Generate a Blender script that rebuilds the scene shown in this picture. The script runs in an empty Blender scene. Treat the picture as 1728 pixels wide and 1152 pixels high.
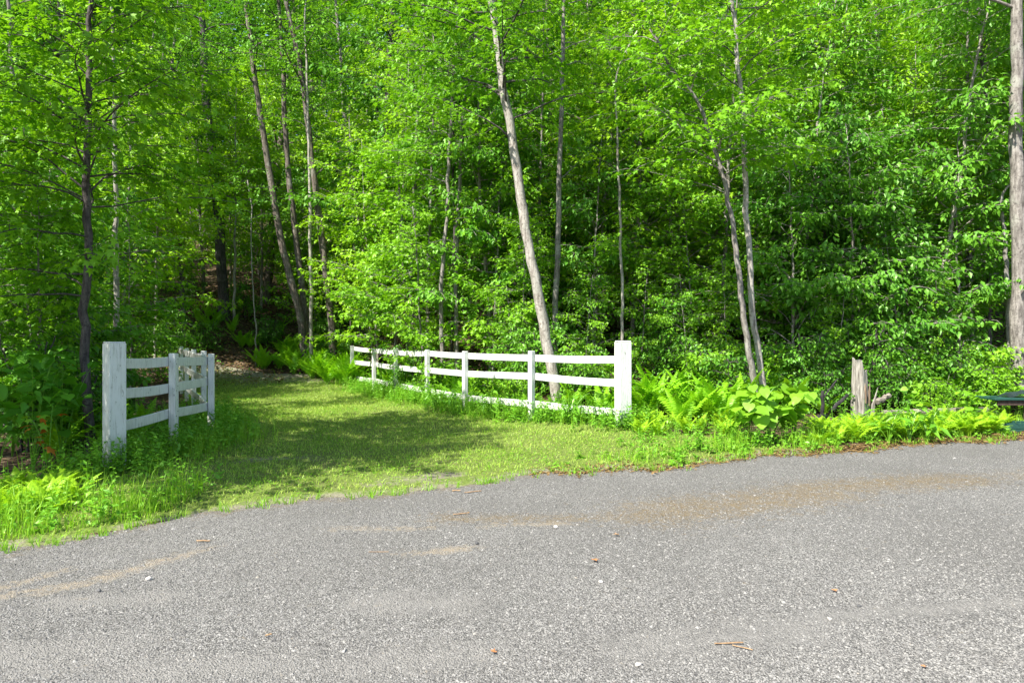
import bpy, math, random
import numpy as np
from mathutils import Vector

SC = bpy.context.scene
COL = SC.collection
R = math.radians

# ------------------------------------------------------------------ camera, sky, sun, exposure
cam_d = bpy.data.cameras.new('camera')
cam_d.lens = 24.0; cam_d.sensor_width = 36.0
cam_d.clip_start = 0.05; cam_d.clip_end = 2000
cam = bpy.data.objects.new('camera', cam_d); COL.objects.link(cam)
CAM_H = 1.5
cam.location = (0, 0, CAM_H); cam.rotation_euler = (R(90), 0, 0)
SC.camera = cam

SUN_EL = 50.0
SUN_TO = (-0.72, -0.69)                      # horizontal direction towards the sun (left, behind the camera)
world = bpy.data.worlds.new('World'); SC.world = world; world.use_nodes = True
wn = world.node_tree.nodes; wl = world.node_tree.links
bg = wn['Background']; sky = wn.new('ShaderNodeTexSky'); sky.sky_type = 'NISHITA'
sky.sun_disc = False; sky.sun_elevation = R(SUN_EL)
sky.sun_rotation = math.atan2(SUN_TO[0], SUN_TO[1])
wl.new(sky.outputs[0], bg.inputs[0]); bg.inputs[1].default_value = 0.105
sd = bpy.data.lights.new('sun', 'SUN'); sd.energy = 5.0; sd.angle = R(0.5); sd.color = (1.0, 0.95, 0.86)
sun = bpy.data.objects.new('sun', sd); COL.objects.link(sun)
_ce = math.cos(R(SUN_EL)); _n = math.hypot(*SUN_TO)
sdir = Vector((SUN_TO[0]/_n*_ce, SUN_TO[1]/_n*_ce, math.sin(R(SUN_EL))))
sun.rotation_euler = sdir.to_track_quat('Z', 'Y').to_euler(); sun.location = (-20, -15, 30)

SC.view_settings.view_transform = 'Standard'; SC.view_settings.look = 'None'
SC.view_settings.gamma = 1.0; SC.view_settings.use_curve_mapping = False
SC.view_settings.exposure = 1.28
SC.render.engine = 'CYCLES'
cy = SC.cycles
cy.max_bounces = 10; cy.diffuse_bounces = 3; cy.glossy_bounces = 2; cy.transmission_bounces = 3
cy.caustics_reflective = False; cy.caustics_refractive = False
cy.use_denoising = True

# ------------------------------------------------------------------ node helpers and materials
def new_mat(name):
    m = bpy.data.materials.new(name); m.use_nodes = True
    nt = m.node_tree; nt.nodes.clear()
    return m, nt
class NT:
    def __init__(s, nt): s.nt = nt
    def n(s, typ, **kw):
        nd = s.nt.nodes.new(typ)
        for k, v in kw.items(): setattr(nd, k, v)
        return nd
    def link(s, a, b): s.nt.links.new(a, b)
    def noise(s, vec, scale, detail=4, rough=.6):
        nd = s.n('ShaderNodeTexNoise'); nd.inputs['Scale'].default_value = scale
        nd.inputs['Detail'].default_value = detail; nd.inputs['Roughness'].default_value = rough
        if vec is not None: s.link(vec, nd.inputs['Vector'])
        return nd.outputs['Fac']
    def voro(s, vec, scale, feature='F1', out='Distance'):
        nd = s.n('ShaderNodeTexVoronoi', feature=feature); nd.inputs['Scale'].default_value = scale
        if vec is not None: s.link(vec, nd.inputs['Vector'])
        return nd.outputs[out]
    def ramp(s, fac, stops):
        nd = s.n('ShaderNodeValToRGB'); cr = nd.color_ramp
        while len(cr.elements) < len(stops): cr.elements.new(.5)
        for e, (p, c) in zip(cr.elements, stops):
            e.position = p; e.color = (c, c, c, 1) if isinstance(c, (int, float)) else (*c, 1)
        s.link(fac, nd.inputs[0]); return nd.outputs[0]
    def mix(s, fac, a, b, blend='MIX'):
        nd = s.n('ShaderNodeMix', data_type='RGBA', blend_type=blend)
        for i, v in ((0, fac), (6, a), (7, b)):
            if isinstance(v, (int, float)): nd.inputs[i].default_value = v
            elif isinstance(v, tuple): nd.inputs[i].default_value = (*v, 1)
            else: s.link(v, nd.inputs[i])
        return nd.outputs[2]
    def math(s, op, a, b=0.0):
        nd = s.n('ShaderNodeMath', operation=op)
        for i, v in ((0, a), (1, b)):
            if isinstance(v, (int, float)): nd.inputs[i].default_value = v
            else: s.link(v, nd.inputs[i])
        return nd.outputs[0]
    def attr(s, name):
        nd = s.n('ShaderNodeAttribute'); nd.attribute_name = name; return nd.outputs['Fac']
    def pos(s): return s.n('ShaderNodeNewGeometry').outputs['Position']
    def obj(s): return s.n('ShaderNodeTexCoord').outputs['Object']
    def scaled(s, vec, sc):
        nd = s.n('ShaderNodeMapping'); nd.inputs['Scale'].default_value = sc; s.link(vec, nd.inputs[0]); return nd.outputs[0]
    def bump(s, h, dist, strength=1.0):
        nd = s.n('ShaderNodeBump'); nd.inputs['Distance'].default_value = dist; nd.inputs['Strength'].default_value = strength
        s.link(h, nd.inputs['Height']); return nd.outputs[0]
    def principled(s, col, rough=.8, normal=None, spec=.3):
        b = s.n('ShaderNodeBsdfPrincipled'); o = s.n('ShaderNodeOutputMaterial')
        if isinstance(col, tuple): b.inputs['Base Color'].default_value = (*col, 1)
        else: s.link(col, b.inputs['Base Color'])
        if isinstance(rough, (int, float)): b.inputs['Roughness'].default_value = rough
        else: s.link(rough, b.inputs['Roughness'])
        b.inputs['Specular IOR Level'].default_value = spec
        if normal is not None: s.link(normal, b.inputs['Normal'])
        s.link(b.outputs[0], o.inputs[0]); return b

LEAF_K = (1.48, 1.64, 1.2)      # young leaves in June
def leaf_mat(name, lo, hi, trans=1.2, tmix=.35, gloss=.03, odd=None):
    """lo/hi: the range of leaf colours; attribute v picks a colour per leaf, Object Info one per plant"""
    m, nt = new_mat(name); t = NT(nt)
    lo, hi = tuple(min(.62, q*k) for q, k in zip(lo, LEAF_K)), tuple(min(.62, q*k) for q, k in zip(hi, LEAF_K))
    v = t.attr('v'); orr = t.n('ShaderNodeObjectInfo').outputs['Random']
    f = t.math('ADD', t.math('MULTIPLY', v, .6), t.math('MULTIPLY', orr, .4))
    stops = [(0.0, lo), (1.0, hi)] if odd is None else [(0.0, lo), (.93, hi), (1.0, odd)]
    c = t.ramp(f, stops)
    d = t.n('ShaderNodeBsdfDiffuse'); t.link(c, d.inputs[0])
    tr = t.n('ShaderNodeBsdfTranslucent')
    tc = t.mix(1.0, c, (trans*1.0, trans, trans*.45), 'MULTIPLY'); t.link(tc, tr.inputs[0])
    a = t.n('ShaderNodeMixShader'); a.inputs[0].default_value = tmix
    t.link(d.outputs[0], a.inputs[1]); t.link(tr.outputs[0], a.inputs[2])
    g = t.n('ShaderNodeBsdfGlossy'); g.inputs['Roughness'].default_value = .42; g.inputs[0].default_value = (.75, 1, .6, 1)
    b = t.n('ShaderNodeMixShader'); b.inputs[0].default_value = gloss
    t.link(a.outputs[0], b.inputs[1]); t.link(g.outputs[0], b.inputs[2])
    o = t.n('ShaderNodeOutputMaterial'); t.link(b.outputs[0], o.inputs[0])
    return m

M = {}
M['maple'] = leaf_mat('maple_leaf', (.075, .185, .012), (.17, .30, .016), tmix=.37)
M['yellow'] = leaf_mat('light_leaf', (.13, .26, .012), (.24, .36, .018), tmix=.37)
M['beech'] = leaf_mat('beech_leaf', (.055, .155, .019), (.12, .245, .022), gloss=.035)
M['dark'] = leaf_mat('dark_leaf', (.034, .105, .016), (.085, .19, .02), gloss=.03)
M['fern'] = leaf_mat('fern_green', (.11, .25, .012), (.20, .36, .016), tmix=.4, gloss=.03)
M['hayfern'] = leaf_mat('yellow_fern_green', (.16, .285, .014), (.25, .36, .022), tmix=.4, gloss=.03)
M['bigleaf'] = leaf_mat('big_leaf_green', (.085, .20, .016), (.17, .29, .022), tmix=.4, gloss=.05)
M['shrubleaf'] = leaf_mat('shrub_leaf_green', (.04, .14, .015), (.11, .25, .02), tmix=.4, gloss=.03)
M['redleaf'] = leaf_mat('red_leaf', (.20, .05, .012), (.32, .10, .02), tmix=.3)
M['grass'] = leaf_mat('lawn_blade', (.135, .215, .036), (.29, .33, .085), tmix=.3, gloss=.03, odd=(.36, .30, .12))
M['clover'] = leaf_mat('clover_leaf', (.07, .17, .015), (.19, .29, .025), tmix=.35, gloss=.03)
M['tall'] = leaf_mat('tall_blade', (.09, .21, .015), (.22, .34, .03), tmix=.35, gloss=.04, odd=(.35, .28, .10))
M['weed'] = leaf_mat('weed_leaf', (.06, .18, .015), (.15, .28, .025), tmix=.35, gloss=.05)

def bark_mat(name, c0, c1, c2, lichen=.5, vs=(9, 9, 1.8)):
    m, nt = new_mat(name); t = NT(nt); p = t.pos()
    q = t.scaled(p, vs)
    n1 = t.noise(q, 2.2, 6, .65); n2 = t.noise(p, 3.0, 4, .6); n3 = t.noise(p, 22, 4, .7)
    col = t.ramp(n1, [(.30, c0), (.50, c1), (.72, c2)])
    lm = t.ramp(n2, [(.55, 0.0), (.66, lichen)])
    col = t.mix(lm, col, (.36, .36, .31))
    col = t.mix(t.ramp(n3, [(.36, .8), (.47, 0.0)]), col, c0)
    nrm = t.bump(t.math('ADD', n1, t.math('MULTIPLY', n3, .3)), .02, .9)
    t.principled(col, .9, nrm, .15); return m
M['bark_pale'] = bark_mat('pale_grey_bark', (.12, .10, .085), (.34, .31, .27), (.52, .49, .44))
M['bark_grey'] = bark_mat('grey_bark', (.07, .06, .055), (.21, .19, .17), (.38, .35, .32))
M['bark_dark'] = bark_mat('dark_bark', (.035, .03, .03), (.09, .078, .075), (.17, .15, .14), .25)
M['bark_rough'] = bark_mat('shaggy_bark', (.04, .034, .03), (.14, .115, .095), (.30, .26, .22), .5, (14, 14, 1.0))
M['twig'] = bark_mat('dead_twig', (.12, .11, .10), (.26, .24, .22), (.38, .36, .33), .2)

def paint_mat():
    m, nt = new_mat('weathered_white_paint'); t = NT(nt); p = t.obj(); w = t.pos()
    grain = t.noise(t.scaled(w, (30, 30, 2.0)), 2.0, 5, .65)
    blot = t.noise(w, 5.0, 5, .6)
    chips = t.noise(t.scaled(w, (16, 16, 5)), 3.0, 5, .7)
    z = t.n('ShaderNodeSeparateXYZ'); t.link(w, z.inputs[0])
    low = t.ramp(z.outputs[2], [(.12, 1.0), (.5, 0.0)])
    col = t.mix(t.ramp(blot, [(.40, 0.0), (.75, .35)]), (.70, .70, .68), (.58, .60, .54))
    col = t.mix(t.ramp(grain, [(.33, .75), (.48, 0.0)]), col, (.36, .36, .32))
    col = t.mix(t.math('MULTIPLY', t.ramp(z.outputs[2], [(.05, .75), (.65, .08)]), t.ramp(blot, [(.3, .3), (.6, 1.0)])), col, (.38, .42, .29))
    wear = t.ramp(t.math('ADD', chips, t.math('MULTIPLY', low, .10)), [(.615, 0.0), (.66, .85)])
    col = t.mix(wear, col, (.20, .18, .155))
    t.principled(col, .6, t.bump(grain, .004, .6), .3); return m
M['paint'] = paint_mat()

def simple_mat(name, c0, c1, scale=8, rough=.8, stretch=(1, 1, 1), bump=.004, spec=.3):
    m, nt = new_mat(name); t = NT(nt); p = t.scaled(t.pos(), stretch)
    n = t.noise(p, scale, 6, .65)
    t.principled(t.ramp(n, [(.32, c0), (.68, c1)]), rough, t.bump(n, bump, .7), spec); return m
M['nail'] = simple_mat('rusty_nail', (.05, .035, .03), (.12, .07, .05), 60)
M['old_wood'] = simple_mat('weathered_wood', (.11, .095, .08), (.40, .375, .33), 3.0, .9, (14, 14, 1.2), .02, .15)
M['rot_wood'] = simple_mat('rotten_heartwood', (.10, .065, .045), (.32, .24, .17), 3.0, .95, (12, 12, 1.5), .02, .1)
M['log'] = simple_mat('weathered_log', (.10, .085, .07), (.32, .28, .23), 3.0, .9, (2, 14, 14), .015, .15)
M['char'] = simple_mat('charred_wood', (.012, .011, .012), (.05, .045, .045), 9, .8)
M['green_paint'] = simple_mat('dark_green_paint', (.008, .045, .034), (.022, .085, .065), 14, .55, (2, 9, 9), .003, .4)
M['dark_wood'] = simple_mat('dark_stained_wood', (.03, .02, .016), (.085, .055, .045), 8, .8, (4, 4, 1))
M['tarp'] = simple_mat('black_green_plastic', (.008, .014, .016), (.03, .05, .05), 5, .35, bump=.01, spec=.5)
M['white_plastic'] = simple_mat('white_plastic', (.6, .62, .64), (.8, .8, .8), 6, .4)
M['dead_leaf'] = leaf_mat('fallen_leaf', (.075, .04, .024), (.20, .12, .07), trans=1.0, tmix=.15, gloss=.03)
M['orange_leaf'] = simple_mat('orange_fallen_leaf', (.30, .12, .04), (.42, .21, .09), 30, .8)
M['stick'] = simple_mat('brown_stick', (.20, .12, .06), (.42, .28, .16), 20, .9)
M['pale_stone'] = simple_mat('pale_stone', (.30, .28, .25), (.55, .52, .48), 30, .9)
M['grey_stone'] = simple_mat('dark_stone', (.05, .05, .05), (.13, .13, .13), 30, .85)

def stone_mat():
    m, nt = new_mat('gravel_stone'); t = NT(nt); v = t.attr('v')
    col = t.ramp(v, [(0.0, (.045, .043, .040)), (.45, (.205, .198, .183)), (.8, (.29, .281, .26)), (.96, (.33, .32, .298)), (1.0, (.34, .27, .18))])
    n = t.noise(t.pos(), 180, 3, .6)
    t.principled(t.mix(.25, col, t.ramp(n, [(.3, .05), (.7, .4)])), .9, None, .04); return m
M['stone'] = stone_mat()

def road_mat():
    m, nt = new_mat('gravel_surface'); t = NT(nt); p = t.pos()
    pw = t.n('ShaderNodeTexNoise'); pw.inputs['Scale'].default_value = 30
    t.link(p, pw.inputs['Vector'])
    add = t.n('ShaderNodeVectorMath', operation='MULTIPLY_ADD'); t.link(pw.outputs['Color'], add.inputs[0])
    add.inputs[1].default_value = (.012, .012, .012); t.link(p, add.inputs[2]); q = add.outputs[0]
    c1 = t.voro(q, 105, out='Color'); d1 = t.voro(q, 105); d2 = t.voro(q, 240); c2 = t.voro(q, 240, out='Color')
    s1 = t.n('ShaderNodeSeparateXYZ'); t.link(c1, s1.inputs[0]); s2 = t.n('ShaderNodeSeparateXYZ'); t.link(c2, s2.inputs[0])
    g1 = t.ramp(s1.outputs[0], [(0.0, (.085, .083, .078)), (.5, (.29, .283, .265)), (.82, (.41, .40, .378)), (1.0, (.47, .46, .435))])
    g2 = t.ramp(s2.outputs[0], [(0.0, (.10, .097, .09)), (1.0, (.45, .435, .405))])
    col = t.mix(t.ramp(s1.outputs[1], [(.45, 0.0), (.55, 1.0)]), g1, g2)
    col = t.mix(t.ramp(d1, [(.32, 0.0), (.68, .7)]), col, (.04, .039, .037))
    big = t.noise(p, .7, 4, .6)
    col = t.mix(t.ramp(big, [(.35, .45), (.62, 0.0)]), col, (.13, .125, .115))
    fines = t.attr('fines'); sand = t.attr('sand'); litter = t.attr('litter')
    grit = t.noise(p, 60, 4, .7); mid = t.noise(p, 5, 8, .78); pat = t.noise(p, 17, 5, .7)
    def masked(a, k=1.0): return t.ramp(t.math('ADD', a, t.math('MULTIPLY', t.math('SUBTRACT', t.math('ADD', t.math('MULTIPLY', pat, .5), t.math('MULTIPLY', mid, .5)), .5), 3.4)), [(.30, 0.0), (.95, k)])
    col = t.mix(masked(fines, .85), col, t.ramp(grit, [(.3, (.19, .183, .17)), (.7, (.29, .278, .258))]))
    col = t.mix(masked(sand, .85), col, t.ramp(grit, [(.3, (.26, .215, .15)), (.7, (.42, .35, .255))]))
    col = t.mix(masked(litter, .8), col, t.ramp(grit, [(.3, (.11, .085, .04)), (.7, (.30, .225, .13))]))
    h = t.math('SUBTRACT', 1.0, t.math('ADD', t.math('MULTIPLY', d1, .8), t.math('MULTIPLY', d2, .35)))
    t.principled(col, .92, t.bump(h, .013, 1.0), .2); return m
M['road'] = road_mat()

def soil_mat():
    m, nt = new_mat('leaf_litter_soil'); t = NT(nt); p = t.pos()
    v = t.voro(p, 13, out='Color'); s = t.n('ShaderNodeSeparateXYZ'); t.link(v, s.inputs[0])
    d = t.voro(p, 13); n = t.noise(p, 1.1, 5, .6); f = t.noise(p, 30, 4, .65)
    col = t.ramp(s.outputs[0], [(0.0, (.035, .024, .016)), (.45, (.085, .056, .034)), (.8, (.17, .115, .07)), (1.0, (.28, .21, .14))])
    col = t.mix(t.ramp(n, [(.42, 0.0), (.62, .8)]), col, (.045, .032, .02))
    col = t.mix(t.ramp(f, [(.3, .6), (.5, 0.0)]), col, (.03, .022, .015))
    t.principled(col, .95, t.bump(t.math('ADD', f, d), .03, .8), .1); return m
M['soil'] = soil_mat()
def lawn_mat():
    m, nt = new_mat('turf_soil'); t = NT(nt); p = t.pos()
    f = t.noise(p, 40, 5, .7); n = t.noise(p, 1.6, 5, .65); bare = t.attr('bare')
    col = t.ramp(f, [(.3, (.07, .11, .022)), (.55, (.15, .20, .045)), (.75, (.24, .25, .09))])
    col = t.mix(t.ramp(n, [(.5, 0.0), (.7, .5)]), col, (.15, .13, .07))
    b = t.ramp(t.math('ADD', bare, t.math('MULTIPLY', t.math('SUBTRACT', t.math('ADD', t.math('MULTIPLY', n, .5), t.math('MULTIPLY', t.noise(p, 9, 5, .7), .5)), .5), 3.0)), [(.35, 0.0), (.75, .85)])
    col = t.mix(b, col, t.ramp(f, [(.3, (.15, .13, .10)), (.7, (.31, .28, .22))]))
    t.principled(col, .95, t.bump(f, .02, .9), .1); return m
M['lawn'] = lawn_mat()

# ------------------------------------------------------------------ mesh helpers
class Acc:
    def __init__(s): s.v = []; s.t = []; s.a = []; s.n = 0
    def add(s, v, t, a=.5):
        v = np.asarray(v, float).reshape(-1, 3); t = np.asarray(t, int).reshape(-1, 3)
        s.v.append(v); s.t.append(t + s.n); s.n += len(v)
        s.a.append(np.full(len(v), a) if np.isscalar(a) else np.asarray(a, float))
    def mesh(s, name, mat, smooth=False):
        v = np.concatenate(s.v); t = np.concatenate(s.t); a = np.concatenate(s.a)
        me = bpy.data.meshes.new(name)
        me.vertices.add(len(v)); me.vertices.foreach_set('co', v.astype(np.float32).ravel())
        me.loops.add(len(t)*3); me.loops.foreach_set('vertex_index', t.astype(np.int32).ravel())
        me.polygons.add(len(t)); me.polygons.foreach_set('loop_start', np.arange(0, len(t)*3, 3, dtype=np.int32))
        at = me.attributes.new('v', 'FLOAT', 'POINT'); at.data.foreach_set('value', a.astype(np.float32))
        me.update(calc_edges=True)
        me.polygons.foreach_set('use_smooth', np.full(len(t), smooth))
        me.materials.append(mat); return me

def link(name, me, parent=None, loc=None, kind=None):
    o = bpy.data.objects.new(name, me); COL.objects.link(o)
    if parent is not None: o.parent = parent
    if loc is not None: o.location = loc
    if kind: o['kind'] = kind
    return o
def tag(o, label, cat, group=None):
    o['label'] = label; o['category'] = cat
    if group: o['group'] = group
    return o
def thing(name, label, cat, loc=(0, 0, 0), rz=0.0, group=None):
    o = bpy.data.objects.new(name, None); COL.objects.link(o); o.empty_display_size = .2
    o.location = loc; o.rotation_euler = (0, 0, rz); return tag(o, label, cat, group)
def copy_thing(src, loc, rz=0.0, sc=1.0, label=None, group=None, tilt=(0, 0)):
    c = src.copy(); COL.objects.link(c); c.location = loc; c.rotation_euler = (tilt[0], tilt[1], rz)
    c.scale = (sc, sc, sc) if np.isscalar(sc) else sc
    if label: c['label'] = label
    if group: c['group'] = group
    for ch in src.children:
        d = ch.copy(); COL.objects.link(d); d.parent = c
        for g in ch.children:
            e = g.copy(); COL.objects.link(e); e.parent = d
    return c

def tube(acc, pts, rad, sides=6, cap=True, a=.5, rng=None, rough=0.0):
    P = np.asarray(pts, float); n = len(P); rad = np.broadcast_to(np.asarray(rad, float), (n,))
    T = np.gradient(P, axis=0); T /= np.linalg.norm(T, axis=1, keepdims=True) + 1e-9
    ref = np.array([0, 0, 1.]) if abs(T[:, 2].mean()) < .8 else np.array([0, 1., 0])
    S = np.cross(T, ref); S /= np.linalg.norm(S, axis=1, keepdims=True) + 1e-9
    U = np.cross(S, T)
    th = np.linspace(0, 2*math.pi, sides, endpoint=False)
    rr = rad[:, None]*np.ones(sides)
    if rough and rng is not None: rr = rr*(1 + rng.normal(0, rough, rr.shape))
    V = P[:, None, :] + rr[..., None]*(np.cos(th)[None, :, None]*S[:, None, :] + np.sin(th)[None, :, None]*U[:, None, :])
    i = np.arange(n-1)[:, None]*sides; j = np.arange(sides)[None, :]; k = (j+1) % sides
    A = i+j; B = i+k; C = A+sides; D = B+sides
    tr = np.concatenate([np.stack([A, B, D], -1).reshape(-1, 3), np.stack([A, D, C], -1).reshape(-1, 3)])
    V = V.reshape(-1, 3)
    if cap:
        V = np.concatenate([V, P[-1:]]); last = len(V)-1; b0 = (n-1)*sides
        tr = np.concatenate([tr, np.array([[b0+q, b0+(q+1) % sides, last] for q in range(sides)])])
    acc.add(V, tr, a)

OVATE = (np.array([(0, 0, 0), (.27, .38, .05), (0, 1, -.10), (-.27, .38, .05), (0, .45, -.01)]),
         np.array([(0, 1, 4), (0, 4, 3), (4, 1, 2), (4, 2, 3)]))
_h = [(.34, .02, -.04), (.20, .26, 0), (.50, .60, -.09), (.16, .58, 0)]
MAPLE = (np.array([(0, .34, .03), (0, 0, 0)] + _h + [(0, 1, -.12)] + [(-x, y, z) for x, y, z in _h[::-1]]),
         np.array([(0, i, i+1) for i in range(1, 10)] + [(0, 10, 1)]))
SIMPLE = (np.array([(0, 0, 0), (.40, .50, .05), (.10, .55, 0), (0, 1, -.1), (-.10, .55, 0), (-.40, .50, .05)]),
          np.array([(0, 1, 2), (0, 2, 3), (0, 3, 4), (0, 4, 5)]))
def _heart():
    out = [(0, 0, 0), (.20, -.12, -.01), (.42, .02, -.03), (.50, .28, -.05), (.38, .62, -.05), (.17, .85, -.07)]
    o2 = out + [(0, 1.05, -.12)] + [(-x, y, z) for x, y, z in out[:0:-1]]
    v = [(0, .35, -.02)] + o2
    return np.array(v), np.array([(0, i, i % len(o2) + 1) for i in range(1, len(o2)+1)])
HEART = _heart()
def leaves(acc, shape, P, az, pitch, roll, size, val):
    P = np.asarray(P, float); n = len(P)
    if n == 0: return
    ca, sa, cp, sp = np.cos(az), np.sin(az), np.cos(pitch), np.sin(pitch)
    f = np.stack([ca*cp, sa*cp, sp], -1); s = np.stack([sa, -ca, np.zeros(n)], -1); u = np.cross(s, f)
    cr, sr = np.cos(roll)[:, None], np.sin(roll)[:, None]
    s2 = s*cr + u*sr; u2 = -s*sr + u*cr
    sv, st = shape; k = len(sv); size = np.broadcast_to(size, (n,))
    V = P[:, None, :] + size[:, None, None]*(sv[None, :, 0, None]*s2[:, None, :] + sv[None, :, 1, None]*f[:, None, :] + sv[None, :, 2, None]*u2[:, None, :])
    t = st[None] + (np.arange(n)*k)[:, None, None]
    acc.add(V.reshape(-1, 3), t.reshape(-1, 3), np.repeat(np.broadcast_to(val, (n,)), k))

def spray(rng, wood, leaf, start, az, elev, L, r0, shape, size, sub_sp=.2, subl=.6, lsp=.04, elev_end=-.12, wid=.13, val0=.0, sides=5, droop=.7, collect=None):
    """one limb: a curving branch, side twigs lying in a loose flat plane, leaves along the twigs"""
    n = 7; val0 = val0 + rng.normal(0, .20)
    e = np.linspace(elev, elev_end, n) + rng.normal(0, .10, n); a = az + np.cumsum(rng.normal(0, .13, n))
    D = np.stack([np.cos(a)*np.cos(e), np.sin(a)*np.cos(e), np.sin(e)], -1)*(L/(n-1))
    P = np.asarray(start)+np.concatenate([np.zeros((1, 3)), np.cumsum(D[:-1], 0)])
    tube(wood, P, np.linspace(r0, .004, n), sides, False)
    ns = max(3, int(L/sub_sp)); side = 1
    for s in np.linspace(.22, 1.0, ns):
        s = min(1, s + rng.normal(0, .03)); q = s*(n-1); i = int(min(n-2, max(0, q))); w = q-i
        p = P[i]*(1-w)+P[i+1]*w; side = -side
        l = subl*(1.15-.55*s)*rng.uniform(.55, 1.25)
        aa = a[i] + side*rng.uniform(.5, 1.2)*(1 if s < .97 else .15); ee = rng.normal(.0, .30)
        d = np.array([math.cos(aa)*math.cos(ee), math.sin(aa)*math.cos(ee), math.sin(ee)])
        m = max(4, int(l/lsp)); t = rng.uniform(.08, 1.0, m)
        mid = p + d*l*.5 + np.array([0, 0, .02]); end = p + d*l - np.array([0, 0, .10*l])
        tube(wood, [p, mid, end], [.0055, .004, .0025], 3, False)
        Q = p + t[:, None]*d*l; Q[:, 2] -= .10*l*t*t
        perp = np.array([-d[1], d[0], 0]); sg = rng.choice([-1, 1], m)
        Q += perp*(sg*np.abs(rng.normal(0, wid*.7, m))*(1.15-.6*t))[:, None]
        Q[:, 2] += rng.normal(0, .06, m)
        la = aa + sg*rng.uniform(.3, 1.2, m)
        lp = -np.abs(rng.normal(droop*.7, droop*.6, m)); lr = rng.normal(0, .35, m)
        ls = size*rng.uniform(.65, 1.2, m); lv = np.clip(val0+rng.beta(2, 2, m), 0, 1)
        if collect is not None and len(collect) < 260 and rng.random() < .30:
            collect.extend(zip(Q, la, lp, lr, ls)); continue
        leaves(leaf, shape, Q, la, lp, lr, ls, lv)

def path_at(P, z):
    P = np.asarray(P); return np.array([np.interp(z, P[:, 2], P[:, 0]), np.interp(z, P[:, 2], P[:, 1]), z])

# ------------------------------------------------------------------ the lie of the land
EX = [-60, -30, -14, -8, -3.75, -2.38, -.9, -.09, .9, 1.91, 4.44, 6.5, 8.15, 15, 30, 60]
EY = [-12, -6, .8, 2.9, 5.02, 6.19, 7.0, 7.5, 7.95, 8.27, 9.5, 10.15, 10.8, 12.5, 16, 22]
def edge_y(x): return np.interp(x, EX, EY) + .10*np.sin(2.3*np.asarray(x)+.5) + .06*np.sin(6.1*np.asarray(x)) + .035*np.sin(13.7*np.asarray(x)+1)
def hill_y0(x):
    x = np.asarray(x, float)
    a = np.clip(11.2+(1.8-x)*1.485+1.2, 13.2, 21.5)
    return a - 3.0*np.clip((-8-x)/4, 0, 1)
def ground(x, y):
    x = np.asarray(x, float); y = np.asarray(y, float)
    t = y-hill_y0(x); k = 1.2
    z = .30*k*np.log1p(np.exp(np.clip(t/k, -30, 30)))*1.0
    z = np.where(t > 30, .30*30 + (t-30)*.30, z); z = np.minimum(z, 30+0*z)
    z = z + .05*np.sin(.9*x+.3)*np.sin(.7*y)*np.clip((y-edge_y(x))/3, 0, 1)
    z = z - .05*np.clip((edge_y(x)-y+.1)/.3, 0, 1)
    return z
def W(px, py, d): return np.array([(px-864)/1152*d, d, CAM_H+(576-py)/1152*d])
def on_ground(px, d):
    x = (px-864)/1152*d; return np.array([x, d, float(ground(x, d))])

def grid_mesh(name, X, Y, zf, mat, attrs=None, mask=None):
    xx, yy = np.meshgrid(X, Y) if np.ndim(X) == 1 else (X, Y)
    ny, nx = xx.shape; zz = zf(xx, yy)
    a = Acc(); i = (np.arange(ny-1)[:, None]*nx+np.arange(nx-1)[None, :]).ravel()
    tr = np.concatenate([np.stack([i, i+1, i+nx+1], -1), np.stack([i, i+nx+1, i+nx], -1)])
    a.add(np.stack([xx.ravel(), yy.ravel(), zz.ravel()], -1), tr)
    me = a.mesh(name, mat, True)
    for k, f in (attrs or {}).items():
        at = me.attributes.new(k, 'FLOAT', 'POINT'); at.data.foreach_set('value', f(xx, yy).astype(np.float32).ravel())
    return me
axx = np.concatenate([np.linspace(-400, -60, 12)[:-1], np.linspace(-60, -14, 47)[:-1], np.linspace(-14, 14, 113)[:-1], np.linspace(14, 60, 47)[:-1], np.linspace(60, 400, 12)])
axy = np.concatenate([np.linspace(-300, -12, 14)[:-1], np.linspace(-12, 4, 17)[:-1], np.linspace(4, 30, 105)[:-1], np.linspace(30, 110, 60)[:-1], np.linspace(110, 700, 16)])
link('ground', grid_mesh('ground', axx, axy, ground, M['soil']), kind='structure')

def seg_d(x, y, a, b):
    ax, ay = a; bx, by = b; dx, dy = bx-ax, by-ay
    t = np.clip(((x-ax)*dx+(y-ay)*dy)/(dx*dx+dy*dy), 0, 1)
    return np.hypot(x-ax-t*dx, y-ay-t*dy)
def sand_f(x, y):
    s = 0*x
    for a, b, w in (((-3.9, 3.3), (-2.75, 4.15), .10), ((-2.75, 4.05), (-2.2, 4.9), .11), ((-3.4, 3.6), (-2.9, 4.45), .10), ((-1.4, 5.42), (-.7, 5.46), .08), ((-.2, 5.55), (.5, 5.62), .08), ((-.75, 4.8), (-.3, 4.95), .10)):
        s = np.maximum(s, np.exp(-(seg_d(x, y, a, b)/w)**2)*.66)
    return s
def fines_f(x, y):
    s = 0*x
    for a, b, w in (((-1.75, 3.05), (-1.1, 3.2), .22), ((-.75, 3.15), (-.1, 3.3), .20), ((-2.6, 3.9), (-2.0, 4.0), .15), ((.55, 3.3), (1.5, 3.55), .22), ((-.8, 3.9), (-.3, 3.9), .22), ((1.6, 3.7), (2.9, 3.9), .12), ((-2.6, 3.2), (-2, 3.3), .3)):
        s = np.maximum(s, np.exp(-(seg_d(x, y, a, b)/w)**2)*.85)
    return s
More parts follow.
